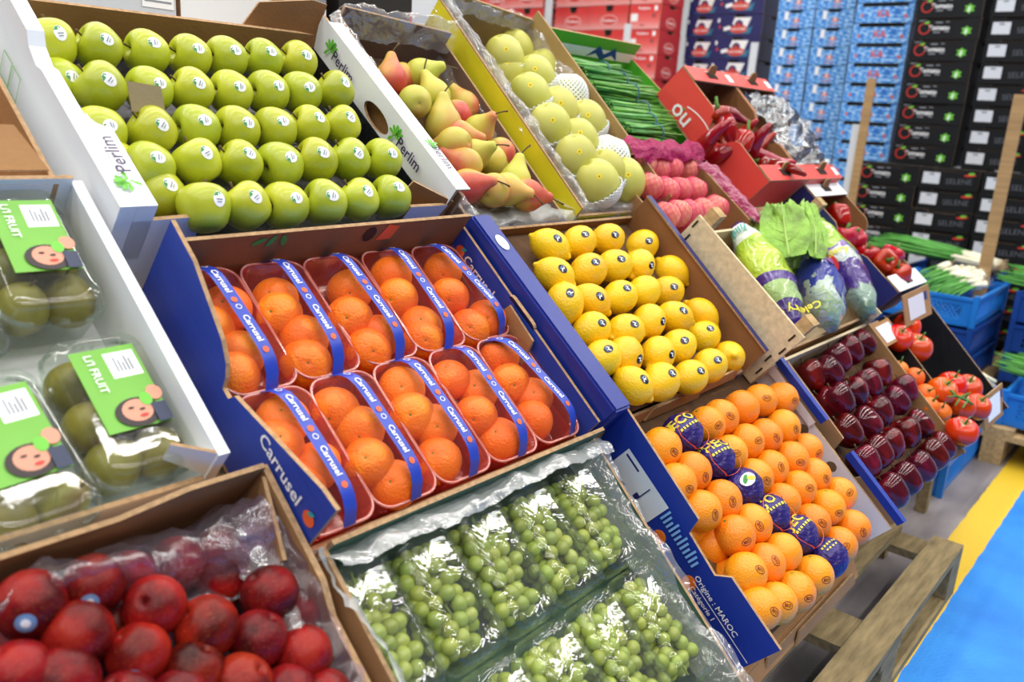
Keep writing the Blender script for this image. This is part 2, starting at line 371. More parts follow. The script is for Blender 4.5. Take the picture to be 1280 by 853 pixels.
# ------------------------------------------------------------------ cardboard
def panel(name, root, o, xa, ya, poly, t, mats, kind=None):
    """a flat piece of board: polygon in its own plane, thickness t towards -z; mats = face, back, cut edge"""
    m_ = MB(); m_.prism(poly, -t, 0, lambda a, b, z: (a, b, z), (0, 1, 2))
    me = m_.mesh(name, list(mats)); return obj(name, me, root, face_mat(o, xa, ya))
def corner_round(poly, r=.012, n=3):
    out = []; k = len(poly)
    for i in range(k):
        p, a, b = Vector(poly[i]), Vector(poly[i-1]), Vector(poly[(i+1) % k])
        da, db = (a-p), (b-p); q = min(r, da.length*.45, db.length*.45); s, e = p+da.normalized()*q, p+db.normalized()*q
        for j in range(n+1):
            t = j/n; out.append(tuple((1-t)**2*s+2*t*(1-t)*p+t*t*e))
    return out
def hole_panel(name, root, o, xa, ya, w, h, holes, t, mats):
    """rectangular board with oval hand holes: holes = (cx, cy, rx, ry)"""
    bm = bmesh.new(); n = 20; segs = []
    xs = sorted([0]+[v for c in holes for v in (c[0]-c[2]*1.3, c[0]+c[2]*1.3)]+[w])
    def q(pts, mi): 
        f = bm.faces.new([bm.verts.new(p) for p in pts]); f.material_index = mi
    for z, mi, s in ((0, 0, 1), (-t, 1, -1)):
        for i in range(0, len(xs), 2): q([(xs[i], 0, z), (xs[i+1], 0, z), (xs[i+1], h, z), (xs[i], h, z)], mi)
        for cx, cy, rx, ry in holes:
            X0, X1 = cx-rx*1.3, cx+rx*1.3
            for k in range(n):
                a, b = 2*PI*k/n, 2*PI*(k+1)/n
                def outp(an):
                    dx, dy = math.cos(an), math.sin(an); tt = min(((X1 if dx > 0 else X0)-cx)/dx if abs(dx) > 1e-6 else 9, ((h if dy > 0 else 0)-cy)/dy if abs(dy) > 1e-6 else 9); return (cx+dx*tt, cy+dy*tt, z)
                pa, pb = outp(a), outp(b)
                pts = [(cx+rx*math.cos(a), cy+ry*math.sin(a), z), pa]
                for X in (X0, X1):
                    for Y in (0, h):
                        an = math.atan2(Y-cy, X-cx) % (2*PI)
                        if a < an < b: pts.append((X, Y, z))
                pts += [pb, (cx+rx*math.cos(b), cy+ry*math.sin(b), z)]; q(pts, mi)
    for cx, cy, rx, ry in holes:
        for k in range(n):
            a, b = 2*PI*k/n, 2*PI*(k+1)/n
            q([(cx+rx*math.cos(a), cy+ry*math.sin(a), 0), (cx+rx*math.cos(b), cy+ry*math.sin(b), 0), (cx+rx*math.cos(b), cy+ry*math.sin(b), -t), (cx+rx*math.cos(a), cy+ry*math.sin(a), -t)], 2)
    for a, b in (((0, 0), (w, 0)), ((w, 0), (w, h)), ((w, h), (0, h)), ((0, h), (0, 0))): q([(*a, 0), (*b, 0), (*b, -t), (*a, -t)], 2)
    bmesh.ops.remove_doubles(bm, verts=bm.verts, dist=1e-5); bmesh.ops.recalc_face_normals(bm, faces=bm.faces)
    me = bpy.data.meshes.new(name); bm.to_mesh(me); bm.free()
    for m_ in mats: me.materials.append(m_)
    return obj(name, me, root, face_mat(o, xa, ya))
T_ = .006
def tray_box(P, u0, u1, v0, v1, dep, name, label, outm, inm, cat='crate', edge=KEDGE, left=None, right=None, front=None, back=None, te=T_, group=None, skip=(), inm_end=None, eend=None):
    """open-topped box lying on tier P with its rim at h=0; profiles are (along, height) lists with height measured from the base"""
    W, D = u1-u0, v1-v0; r = thing(name, label, cat, P.mat(u0, v0, -dep), group); r['dims'] = (W, D, dep)
    ie = inm_end or inm; eend = eend or edge
    panel('base_panel', r, (0, 0, T_), (1, 0, 0), (0, 1, 0), [(0, 0), (W, 0), (W, D), (0, D)], T_-.0005, (inm, outm, edge))
    L = left or [(D, dep), (0, dep)]; Rg = right or [(D, dep), (0, dep)]
    F = front or [(W, dep), (0, dep)]; Bk = back or [(W, dep), (0, dep)]
    z0 = T_+.0003
    if 'left' not in skip: panel('end_panel', r, (te, 0, 0), (0, 1, 0), (0, 0, 1), [(0, z0), (D, z0)]+L, te, (ie, outm, eend))
    if 'right' not in skip: panel('end_panel', r, (W, 0, 0), (0, 1, 0), (0, 0, 1), [(0, z0), (D, z0)]+Rg, te, (outm, ie, eend))
    if 'front' not in skip: panel('front_panel', r, (0, 0, 0), (1, 0, 0), (0, 0, 1), [(te+.0003, z0), (W-te-.0003, z0)]+[(min(max(a, te+.0003), W-te-.0003), b) for a, b in F], T_, (outm, inm, edge))
    if 'back' not in skip: panel('back_panel', r, (0, D-T_, 0), (1, 0, 0), (0, 0, 1), [(te+.0003, z0), (W-te-.0003, z0)]+[(min(max(a, te+.0003), W-te-.0003), b) for a, b in Bk], T_, (inm, outm, edge))
    return r
def liner(r, z, mat):
    W_, D_, H_ = r['dims']; q = MB(); q.box((.009, .009, z-.004), (W_-.017, D_-.009, z)); return obj('tray_liner', q.mesh('tray_liner', [mat]), r)
PULP = plain('brown_pulp_tray', '5A4028', .9, .25, 30, .3, 80); PURPT = plain('purple_pulp_tray', '2A1226', .7, .2, 30, .3, 80)
def crumple(P0, nu, nv, fn, amp, seed, name, mat, parent, fine=.5):
    """a crinkled sheet: fn(a,b) gives the smooth point, noise of three sizes crumples it"""
    from mathutils import noise as nz
    v = []; f = []
    for j in range(nv+1):
        for i in range(nu+1):
            p = Vector(fn(i/nu, j/nv)); q = p*22+Vector((seed, seed*.7, 0))
            d = nz.noise_vector(q)*amp + nz.noise_vector(q*2.7)*amp*fine + nz.noise_vector(q*6)*amp*fine*.4
            v.append(p+d)
    for j in range(nv):
        for i in range(nu): a = j*(nu+1)+i; f.append((a, a+1, a+nu+2, a+nu+1))
    return obj(name, new_mesh(name, v, f, [mat], smooth=True), parent)
CLEAR = film('clear_film', 'FBFCFD', .16, .10, .10, .9, 26); FROST = film('milky_film', 'EAF0EF', .30, .08, .2, .8, 22, 'F2F6F5'); PET = film('clear_pet_plastic', 'F7FBF8', .02, .04, .05, .06, 30)
VIOFILM = film('violet_tinted_film', 'E2D2E0', .07, .04, .12, .9, 24, 'C8BCCB'); SILVERF = film('crinkled_clear_wrap', 'C4CCD6', .18, .22, .1, 1, 30, '8A97A6')

# ------------------------------------------------------------------ fruit kinds
def body(prof, R, seg=28, n=22, lfun=None):
    v, f = lathe([(r*R, z*R) for r, z in smooth_prof(prof, n)], seg, lfun=lfun); return v, f
STEM = plain('woody_stem', '5A4526', .8); CALYX = plain('green_calyx', '4F7A2E', .7, .2, 30)
def stem_mesh(a, b, r=.0016, bend=.004):
    m_ = MB(); a = Vector(a); b = Vector(b); pts = [a+(b-a)*t+Vector((bend*t*t, bend*.5*t, 0)) for t in (0, .35, .7, 1)]
    m_.tube(pts, [r, r*.8, r*.9, r*1.3], 7); return m_.mesh('stem', [STEM], True)
def sticker_logo(kind):
    if kind == 'apple': return [(disc2(.0085, .0105), 0), (poly2([(-.0078, .004), (-.004, .009), (.001, .0098), (.003, .0065), (-.003, .004)]), 1), (rect2(-.004, -.0015, .0045, .0004), 2), (rect2(-.003, -.0045, .003, -.0033), 2)], [WHITE, DGREEN_INK, GREY_INK]
    if kind == 'lemon': return [(disc2(.0075, .0095), 0), (poly2([(-.0055, -.001), (-.002, .003), (.001, .0005), (.0045, .004), (.0055, .002), (.001, -.003), (-.002, .0005), (-.0045, -.003)]), 1), (rect2(-.004, -.0046, .004, -.0036), 2)], [plain('navy_sticker', '10162E', .3), WHITE, LBLUE_INK]
    if kind == 'orange': return [(ring2(.0098, .0068, .0013), 0), (xf2(text2('BIO', .0078, .03)), 0)], [plain('brown_laser_print', '7A2A12', .6)]
    if kind == 'nectarine': return [(disc2(.009, .009), 0), (disc2(.0045, .004), 1)], [plain('blue_fruit_sticker', '6E8FB8', .35), WHITE]
    if kind == 'ypear': return [(poly2([((.0065)*math.cos(a*PI/5)*(1 if a % 2 else .62), .0065*math.sin(a*PI/5)*(1 if a % 2 else .62)) for a in range(10)]), 0), (disc2(.002), 1)], [plain('yellow_sticker', 'F2DC1E', .4), plain('ochre_print', 'B08A14', .5)]
KIND = {}
def kind(name, v, f, mat, parts): KIND[name] = (new_mesh(name, v, f, [mat], smooth=True), parts)
def place(k, loc, R, label, cat, group, sc_=1.0, keep=None):
    me, parts = KIND[k]; o = obj(me.name.split('.')[0], me); o.name = NAMES.get(k, k)
    o.matrix_basis = Matrix.Translation(loc) @ R.to_4x4() @ Matrix.Scale(sc_, 4); tag(o, label, cat, group)
    for pn, pm in parts:
        if keep is None or pn in keep: obj(pn, pm, o)
    return o
NAMES = {}
def rot_from(x, z):
    x = Vector(x).normalized(); z = Vector(z); z = (z-x*z.dot(x)).normalized(); return Matrix((x, z.cross(x), z)).transposed()
def jit(v, a): return Vector(v)+Vector((rnd.uniform(-a, a), rnd.uniform(-a, a), rnd.uniform(-a, a)))
def randrot():
    return rot_from((rnd.gauss(0, 1), rnd.gauss(0, 1), rnd.gauss(0, 1)), (rnd.gauss(0, 1), rnd.gauss(0, 1), rnd.gauss(0, 1)))
def toward(p): return (EYE-Vector(p)).normalized()
RIGHT = RX.copy(); UP = -DN
# green apple: stem along +z, sticker on the +x cheek
APROF = [(.0, -.66), (.16, -.80), (.42, -.86), (.76, -.62), (.95, -.16), (1.0, .22), (.90, .58), (.64, .82), (.36, .87), (.15, .74), (.0, .52)]
def lob5(a, r, z): return 1+.022*math.cos(5*a)*max(0, -z/.036)
v, f = body(APROF, .036, lfun=lob5); bv = bvh_of(v, f); sh, sm = sticker_logo('apple')
kind('green_apple', v, f, fruit('green_apple_skin', ('A0AC1C', 'B7BF2A', 'C6CA3A'), .32, 14, 0, coat=.15, rand=.1, speck=('D2DC7A', 420), hue=.012),
     [('sticker', wrap('sticker', bv, sh, sm, (1, 0, .12), (0, 0, 1))), ('stem', stem_mesh((0, 0, .018), (.003, .001, .040)))])
# clementine
CPROF = [(0, -.80), (.2, -.84), (.55, -.73), (.88, -.4), (1.0, 0), (.9, .42), (.6, .74), (.25, .86), (.08, .85), (0, .82)]
v, f = body(CPROF, .0355, 28, 20, lambda a, r, z: 1+.012*math.sin(3*a+z*60))
m_ = MB(); m_.add(*[[(.004*math.cos(k*PI/5)*(1 if k % 2 else .55), .004*math.sin(k*PI/5)*(1 if k % 2 else .55), .0298) for k in range(10)], [tuple(range(10))]])
kind('clementine', v, f, fruit('clementine_skin', ('EE6C06', 'F67E0A', 'FA8E12'), .45, 9, .35, 260, rand=.06, hue=.004), [('calyx', m_.mesh('calyx', [CALYX]))])
# orange and its paper wrap
OPROF = [(0, -.97), (.22, -.96), (.56, -.82), (.87, -.48), (1.0, 0), (.87, .48), (.56, .82), (.22, .95), (.06, .955), (0, .94)]
v, f = body(OPROF, .0365, 30, 22); bv = bvh_of(v, f); sh, sm = sticker_logo('orange')
m_ = MB(); m_.add([(.003*math.cos(k*PI/4), .003*math.sin(k*PI/4), .0351) for k in range(8)], [tuple(range(8))])
kind('orange', v, f, fruit('orange_skin', ('F58A08', 'FA9614', 'FDA424'), .36, 8, .3, 300, rand=.07, hue=.008), [('print', wrap('print', bv, sh, sm, (1, 0, 0), (0, .3, 1), lift=.0003)), ('calyx', m_.mesh('calyx', [CALYX]))])
# lemon: length along z
LPROF = [(0, -1.36), (.09, -1.34), (.2, -1.2), (.5, -1.0), (.84, -.6), (1.0, 0), (.9, .55), (.6, .95), (.3, 1.12), (.2, 1.26), (.1, 1.36), (0, 1.38)]
v, f = body(LPROF, .0335, 28, 24); bv = bvh_of(v, f); sh, sm = sticker_logo('lemon')
LEMSK = fruit('lemon_skin', ('EBB604', 'F5C60E', 'F9CE1C'), .36, 10, .28, 240, rand=.06, hue=.008)
kind('lemon', v, f, LEMSK, [('sticker', wrap('sticker', bv, sh, sm, (1, 0, .1), (0, .2, 1)))])
# red delicious apple
RPROF = [(0, -.76), (.14, -.9), (.36, -.95), (.64, -.76), (.86, -.36), (.98, .12), (1.0, .42), (.9, .76), (.66, .95), (.36, .96), (.15, .82), (0, .6)]
v, f = body(RPROF, .0345, 30, 24, lambda a, r, z: 1+.026*math.cos(5*a)*max(0, -z/.034)+.006*math.cos(5*a))
kind('red_apple', v, f, fruit('dark_red_apple_skin', ('2E060E', '560A1A', '821428'), .12, 16, 0, coat=.0, rand=.3, stretch=(3, 3, .6), hue=.015), [('stem', stem_mesh((0, 0, .02), (.003, 0, .044)))])
# nectarine
v, f = body([(0, -.9), (.1, -.98), (.5, -.84), (.88, -.45), (1, 0), (.9, .46), (.58, .82), (.26, .93), (.1, .86), (0, .74)], .0335, 28, 22, lambda a, r, z: 1-.035*math.exp(-((a-PI)/.18)**2)*1.0); bv = bvh_of(v, f); sh, sm = sticker_logo('nectarine')
kind('nectarine', v, f, fruit('nectarine_skin', ('36050A', '620A10', '8E1214', '9E2618'), .34, 20, 0, coat=.0, rand=.32, hue=.006, spec=.22, speck=('E0A040', 520)), [('sticker', wrap('sticker', bv, sh, sm, (1, 0, 0), (0, 0, 1)))])
# pear, stem along +z
PPROF = [(0, -.92), (.2, -1.0), (.55, -.92), (.9, -.5), (1, -.02), (.88, .45), (.62, .85), (.42, 1.22), (.32, 1.5), (.2, 1.68), (0, 1.70)]
v, f = body(PPROF, .0355, 28, 26)
for nm, cols in (('blush', ('BDB83E', 'C8B646', 'CF9A48', 'CC6244', 'BE4434')), ('gold', ('B5B63E', 'C2BE46', 'CDBB4E', 'D09A4C'))):
    kind('pear_'+nm, v, f, fruit('pear_skin_'+nm, cols, .42, 9, 0, rand=.1, speck=('8E8A3A', 600), grad=(0, 5.0) if nm == 'blush' else (0, 1.5), hue=.012), [('stem', stem_mesh((0, 0, .056), (.008, .004, .083), .0018, .008))]); NAMES['pear_'+nm] = 'pear'
# pale asian pear
v, f = body([(0, -.88), (.14, -1.0), (.5, -.95), (.88, -.5), (1, .05), (.9, .55), (.62, .95), (.3, 1.12), (.12, 1.06), (0, .98)], .042, 28, 22); bv = bvh_of(v, f); sh, sm = sticker_logo('ypear')
YBV = bv
YPSK = fruit('pale_pear_skin', ('B9B84C', 'C6C45C', 'D0CC6A'), .45, 10, 0, rand=.08, speck=('9E9A40', 520), hue=.01)
def foam_net(R0, R1, z0, z1, nst=26, turns=.5, r=.0016):
    m_ = MB()
    for s in (1, -1):
        for k in range(nst):
            pts = []
            for i in range(13):
                t = i/12; z = z0+(z1-z0)*t; a = 2*PI*(k/nst + s*turns*t); rad = R0*math.sqrt(max(.04, 1-(z/R1)**2))+.002
                pts.append((rad*math.cos(a), rad*math.sin(a), z))
            m_.tube(pts, r, 4, caps=False)
    return m_
FOAM = plain('white_foam', 'EDF0EC', .7)
NETFULL = foam_net(.0425, .0485, -.044, .046, 24, .42, .0019).mesh('foam_net', [FOAM], True); NETHALF = foam_net(.043, .049, -.044, -.014, 26, .2, .0021).mesh('foam_net', [FOAM], True)
STK = wrap('sticker', bv, sh, sm, (1, 0, .75), (0, 0, 1))
kind('asian_pear', v, f, YPSK, [('sticker', STK), ('foam_net', NETHALF)])
kind('asian_pear_net', v, f, YPSK, [('foam_net', NETFULL)]); NAMES['asian_pear_net'] = 'asian_pear'
# netted pink fruit
v, f = body([(0, -.85), (.3, -.93), (.7, -.66), (.98, -.1), (.95, .4), (.66, .82), (.3, .92), (.1, .84), (0, .75)], .033, 24, 20)
NETM = plain('magenta_net', 'E0247E', .5)
PN = foam_net(.0335, .0345, -.031, .031, 12, .3, .00042).mesh('net_sleeve', [NETM], True)
kind('netted_fruit', v, f, fruit('pink_fruit_skin', ('D2545A', 'DE6C66', 'E88A76', 'EEA486'), .4, 9, 0, rand=.08, stretch=(3, 3, .7)), [('net_sleeve', PN)])
# tomato with vine, tangerine
v, f = body([(0, -.78), (.3, -.8), (.7, -.62), (.97, -.15), (.98, .2), (.75, .62), (.4, .76), (.15, .70), (0, .6)], .041, 30, 20, lambda a, r, z: 1+.025*math.cos(5*a))
def calyx_star(R, z, n=6, droop=.006, w=.16):
    m_ = MB()
    for k in range(n):
        a = 2*PI*k/n; d = Vector((math.cos(a), math.sin(a), 0)); s = Vector((-d.y, d.x, 0))
        m_.add([Vector((0, 0, z)), d*R*.45+s*R*w+Vector((0, 0, z+.003)), d*R+Vector((0, 0, z-droop+.006)), d*R*.45-s*R*w+Vector((0, 0, z+.003)), d*R*.45+Vector((0, 0, z+.0055))], [(0, 1, 4), (1, 2, 4), (2, 3, 4), (3, 0, 4)])
    m_.tube([(0, 0, z), (.002, 0, z+.012), (.006, .002, z+.022)], .0022, 6); return m_.mesh('calyx', [CALYX], True)
kind('tomato', v, f, fruit('tomato_skin', ('CC2E08', 'DA400C', 'E65A14'), .13, 6, 0, coat=.0, rand=.08, hue=.012), [('calyx', calyx_star(.026, .027))])
kind('tangerine', *body(CPROF, .028, 24, 18), fruit('tangerine_skin', ('F0680E', 'F57A16', 'F88C22'), .4, 9, .3, 260, rand=.08), [('calyx', calyx_star(.008, .023, 5, .002))])
# small green pears of the clear punnets
v, f = body([(0, -.9), (.25, -.98), (.66, -.82), (.98, -.2), (.96, .3), (.7, .8), (.36, 1.12), (.14, 1.2), (0, 1.16)], .031, 24, 20)
kind('small_green_pear', v, f, fruit('small_pear_skin', ('6A641C', '857C24', '9A9034', '7E5A26'), .4, 16, 0, rand=.18, hue=.015, speck=('4A4818', 300)), [('stem', stem_mesh((0, 0, .032), (.002, .002, .044)))])
# bell pepper
v, f = body([(0, -1.02), (.25, -1.1), (.6, -1.05), (.84, -.6), (.98, .1), (.98, .55), (.8, .86), (.5, .92), (.26, .80), (.1, .72), (0, .70)], .037, 32, 24, lambda a, r, z: 1+.10*math.cos(4*a)*(.5+.5*abs(z)/.037))
kind('bell_pepper', v, f, fruit('red_pepper_skin', ('98080C', 'B01012', 'C41C18'), .1, 6, 0, coat=.0, rand=.14), [('stem', (lambda m_: (m_.tube([(0, 0, .025), (.001, 0, .038), (.005, .002, .052)], [.009, .005, .0055], 8), m_.mesh('stem', [CALYX], True))[1])(MB()))])
# long red pepper, bent
def long_pepper(seed):
    r = random.Random(seed); m_ = MB(); L = .14; pts = []; rad = []
    for i in range(13):
        t = i/12; pts.append((L*(t-.5), .03*math.sin(t*2.2+seed)*1.2, .012*math.sin(t*5+seed*2))); rad.append(.031*(1-.80*t**2.0)*(1+.08*math.sin(t*14+seed)) if t > .02 else .016)
    m_.tube(pts, rad, 16, flat=.8); a = pts[0]; m2 = MB(); m2.tube([(a[0]+.003, a[1], a[2]), (a[0]-.012, a[1], a[2]+.003), (a[0]-.034, a[1]+.004, a[2]+.01)], [.013, .005, .0045], 8)
    return m_, m2
RPM = fruit('long_red_pepper_skin', ('7A0408', '940A0E', 'AE1414'), .1, 7, .12, 30, coat=.0, rand=.2)
for s in range(4):
    a, b = long_pepper(s); KIND['long_pepper%d' % s] = (a.mesh('long_pepper', [RPM], True), [('stem', b.mesh('stem', [CALYX], True))]); NAMES['long_pepper%d' % s] = 'long_red_pepper'
def row_label(txt, r, nr, i, n, front_first=False):
    """e.g. green apple, third from left in the back row of its crate"""
    rn = 'back row' if r == 0 else 'front row' if r == nr-1 else ORD[r]+' row from the back'
    pos = 'leftmost' if i == 0 else 'rightmost' if i == n-1 else ORD[i]+' from left'
    return '%s, %s in the %s' % (txt, pos, rn)

# ------------------------------------------------------------------ green apple crate (top tier)
def leaf_logo(s=1.0):
    out = []
    for a in (-.9, -.3, .3, .9, 1.5, -1.5, 2.6, 0):
        for d, q in ((.009, 1), (.004, .7)):
            out.append((xf2(disc2(.0045*q*s, .0022*q*s, 10), d*s*math.cos(a+PI/2), d*s*math.sin(a+PI/2), a+PI/2), 0))
    return out
def perlim(sz):
    sh = [(xf2(s_, -sz*1.75, sz*.05), m_) for s_, m_ in leaf_logo(sz/.02)]
    return sh+[(text2('Perlim', sz, .012), 1)], [GREEN_INK, PURPLE_INK]
W, D, H = .613, .475, .14
r = tray_box(TT, .480, 1.093, .03, .505, H, 'apple_crate', 'white cardboard crate filled with rows of green apples', WHITE_C, KRAFT, te=.022, inm_end=WHITE_C, eend=WHITE_C,
    front=[(W, H), (W-.115, H), (W-.125, .05), (.125, .05), (.115, H+.004), (0, H)], back=[(W, H-.005), (0, H-.012)],
    left=[(D, H+.05), (.315, H+.045), (.30, H+.03), (.27, H+.022), (.255, H+.028), (0, H+.028)], skip=('right',))
mb = MB(); mb.box((.0223, .0, .07), (.048, .17, H+.0282)); obj('corner_block', mb.mesh('corner_block', [WHITE_C]), r)
hole_panel('end_panel', r, (W-.03, D, T_), (0, -1, 0), (0, 0, 1), D-.001, H+.03, [(D*.50, .125, .042, .018)], .006, (WHITE_C, WHITE_C, KEDGE))
panel('end_panel', r, (W, 0, 0), (0, 1, 0), (0, 0, 1), [(0, T_+.001), (D, T_+.001), (D, H+.02), (0, H+.02)], .006, (WHITE_C, KRAFT, KEDGE))
panel('top_fold', r, (W-.0295, .001, H+.0365), (1, 0, 0), (0, 1, 0), [(0, 0), (.035, -.0), (.035, D-.02), (0, D-.02)], .004, (WHITE_C, KRAFT, KEDGE))
mb = MB(); mb.box((W-.0325, .01, .05), (W-.0312, D-.012, .112)); obj('liner_side', mb.mesh('liner_side', [plain('black_plastic_tray', '16181C', .35, .2, 30, .3, 50)]), r)
for yy, q in ((.365, .029), (.125, .029)):
    sh, mm = perlim(q); flat('print', sh, mm, r, face_mat((W-.0301, yy, .142), (0, -1, 0), (0, 0, 1)))
sh, mm = perlim(.026); flat('print', sh, mm, r, face_mat((.026, .085, H+.0285), (0, 1, 0), (-1, 0, 0)), .0012)
sh, mm = perlim(.022); flat('print', sh, mm, r, face_mat((W-.012, .075, H+.037), (0, -1, 0), (1, 0, 0)))
flat('print', [(ring2(.001, .001, .001, 4), 0)]+[(xf2(rect2(x, y, x+.03, y+.0015), 0, 0, 0), 0) for x in (0, .033) for y in (0, .04)]+[(rect2(x, 0, x+.0015, .0415), 0) for x in (0, .03, .033, .063)], [GREEN_INK], r, face_mat((-.0001, .36, .075), (0, -1, 0), (0, 0, 1)))
panel('corner_flap', r, (W-.03, .0, H-.05), (-.75, .55, .12), (.1, .1, 1), [(0, 0), (.085, .01), (.08, .055), (0, .06)], .005, (KRAFT, KRAFT_D, KEDGE))
panel('corner_flap', r, (W-.03, D-.01, H-.03), (-.8, .15, .05), (0, .35, 1), [(0, 0), (.15, .0), (.13, .05), (.03, .085), (0, .085)], .005, (KRAFT, KRAFT_D, KEDGE))
mb = MB(); mb.box((.032, .01, .045), (W-.037, D-.01, .05)); obj('tray_liner', mb.mesh('tray_liner', [plain('black_plastic_tray', '16181C', .35, .2, 30, .3, 50)]), r)
APX = [[(62, 56), (124, 60), (184, 66), (238, 71), (283, 73), (329, 75), (373, 77)],
       [(77, 107), (126, 111), (187, 113), (240, 114), (289, 116), (335, 116), (377, 116), (419, 115)],
       [(126, 165), (191, 165), (246, 161), (296, 163), (344, 162), (387, 159), (427, 158)],
       [(139, 210), (187, 210), (247, 204), (300, 206), (350, 207), (395, 202), (437, 201), (478, 200)],
       [(199, 244), (255, 261), (308, 259), (357, 257), (406, 254), (448, 251), (488, 247)]]
for ri, row in enumerate(APX):
    for i, (x, y) in enumerate(row):
        h = -.022 if (ri in (1, 3) and i == 0) or (ri == 4 and i == 0) else 0
        p = TT.pt(x, y, h); t = toward(p)
        R = rot_from(jit(t*.85+RIGHT*.62+UP*.42, .12), jit(-RIGHT*.9+t*rnd.choice((-.5, .1, .35, .5))+UP*.15, .35))
        place('green_apple', p, R, row_label('green apple', ri, 5, i, len(row)), 'apple', 'green apples in the white crate', rnd.uniform(.95, 1.02))
p = TT.pt(183, 122, .032)
o = thing('price_card', 'small blank brown card stuck among the green apples', 'card', face_mat(p, (1, -.25, .05), (0, .35, 1)))
panel('card', o, (-.022, -.02, 0), (1, 0, 0), (0, 1, 0), [(0, 0), (.044, 0), (.044, .036), (0, .043)], .002, (cardboard('grey_brown_card', '8F8160'), KRAFT, KEDGE))

# boxes behind the apples
o = tray_box(TT, .02, .44, .10, .5, .16, 'banana_box', 'white and brown box with a blue oval sticker left of green apples', WHITE_C, KRAFT, back=[(.42, .2), (0, .2)])
flat('sticker', [(disc2(.030, .021, 28), 0), (ring2(.030, .021, .002), 1), (xf2(text2('Chiquita', .0125, .02), 0, -.008), 1), (disc2(.007, .008, 12, (0, .008)), 2)], [plain('chiquita_blue', '1568C8', .4), WHITE, YELLOW_INK], o, face_mat((.385, -.0001, .115), (1, 0, 0), (0, 0, 1)))
panel('top_flap', o, (.2, .02, .165), (1, 0, 0), (0, .9, .35), [(0, 0), (.215, 0), (.19, .06), (0, .06)], .005, (KRAFT, KRAFT, KEDGE))
def simple_carton(name, label, M, sx, sy, sz, mat, parts=()):
    r = thing(name, label, 'box', M); m_ = MB(); m_.box((0, 0, 0), (sx, sy, sz)); b = obj('carton_body', m_.mesh('carton_body', [mat]), r)
    for d in parts: flat(d[0], d[1], d[2], r, d[3])
    m_ = MB(); m_.box((-.002, -.002, sz), (sx+.002, sy*.49, sz+.005)); obj('lid_flap', m_.mesh('lid_flap', [mat]), r)
    m_ = MB(); m_.box((-.002, sy*.51, sz), (sx+.002, sy+.002, sz+.005)); obj('lid_flap', m_.mesh('lid_flap', [mat]), r)
    return r
GREYW = plain('pale_grey_card', 'C6CBD2', .6, .04, 6)
simple_carton('printed_carton', 'pale grey printed carton standing behind the green apples', Matrix.Translation((.52, 1.68, 1.106)), .40, .3, .36, GREYW,
   [('print', [(xf2(text2('DENNER ESPA', .022, .02), .17, .262), 0), (disc2(.020, .009, 16, (.30, .252)), 1), (rect2(.33, .22, .395, .32), 2)]+[(rect2(.335, .23+i*.017, .39-.01*(i % 2), .234+i*.017), 3) for i in range(5)], [BLACK, RED_INK, WHITE, GREY_INK], face_mat((0, -.0001, 0), (1, 0, 0), (0, 0, 1)))])
simple_carton('plain_carton', 'kraft carton with white strip behind the green apples', Matrix.Translation((.935, 1.69, 1.106)), .36, .3, .36, KRAFT,
   [('white_strip', [(rect2(0, .20, .36, .27), 0), (rect2(0, .275, .36, .29), 1)], [WHITE_C, GREY_INK], face_mat((0, -.0001, 0), (1, 0, 0), (0, 0, 1)))])
simple_carton('black_carton', 'black carton with a red mark behind the pears', Matrix.Translation((1.325, 1.68, 1.106)), .23, .25, .42, plain('black_card', '17161A', .5),
   [('print', [(poly2([(.12, .0), (.20, .0), (.24, .12), (.23, .30), (.19, .2)]), 0)]+[(xf2(rect2(-.02, 0, .02, .006), .15+.01*i, .05+.03*i, .8), 1) for i in range(5)], [RED_INK, WHITE], face_mat((0, -.0001, 0), (1, 0, 0), (0, 0, 1)))])
tb_ = thing('trestle_table', 'plain wooden trestle table behind the rack carrying three cartons', 'table', Matrix.Translation((.4, 1.64, 0)))
mb = MB(); mb.box((0, 0, 1.08), (1.3, .42, 1.105)); obj('table_top', mb.mesh('table_top', [WOOD_NEW]), tb_)
for x_ in (.03, 1.22):
    for y_ in (.03, .35): mb = MB(); mb.box((x_, y_, 0), (x_+.05, y_+.04, 1.0795)); obj('leg', mb.mesh('leg', [WOOD_OLD]), tb_)
mb = MB(); mb.box((0, 0, 0), (.45, .45, 5)); o = obj('pillar', mb.mesh('pillar', [WALLM]), None, Matrix.Translation((3.1, 3.45, 0))); o['kind'] = 'structure'; o['label'] = 'white square pillar behind the pear crates'

# ------------------------------------------------------------------ pears in clear film (top tier)
W, D, H = .325, .53, .15
DKCARD = cardboard('dark_brown_card', '6E5648')
r = tray_box(TT, 1.115, 1.44, .0, .53, H, 'pear_crate', 'brown crate lined with clear film holding blushed pears', DKCARD, DKCARD, front=[(W, .10), (0, .10)], left=[(D, H+.03), (0, H-.02)], right=[(D, H+.0), (0, H-.045)], back=[(W, H+.03), (0, H+.05)])
crumple(None, 40, 10, lambda a, b: (-.012+(W+.02)*a, -.03+.03*math.sin(b*1.5)+.07*b*b, .02+.10*min(1, b*1.8)-.05*max(0, b-.6)), .012, 3, 'film_liner', FROST, r)
crumple(None, 8, 44, lambda a, b: (W-.018+.022*a, .0+D*b, H-.05+.05*b-.09*(a-.6)**2-.05*(1-a)), .010, 5, 'film_liner', CLEAR, r)
crumple(None, 8, 44, lambda a, b: (.012-.03*a, .0+D*b, H+.005+.03*b-.06*(a-.5)**2), .009, 9, 'film_liner', CLEAR, r)
crumple(None, 30, 10, lambda a, b: (W*a, D-.02+.03*b, H+.06-.05*(b-.6)**2*4), .012, 11, 'film_liner', CLEAR, r)
liner(r, H-.055, PULP)
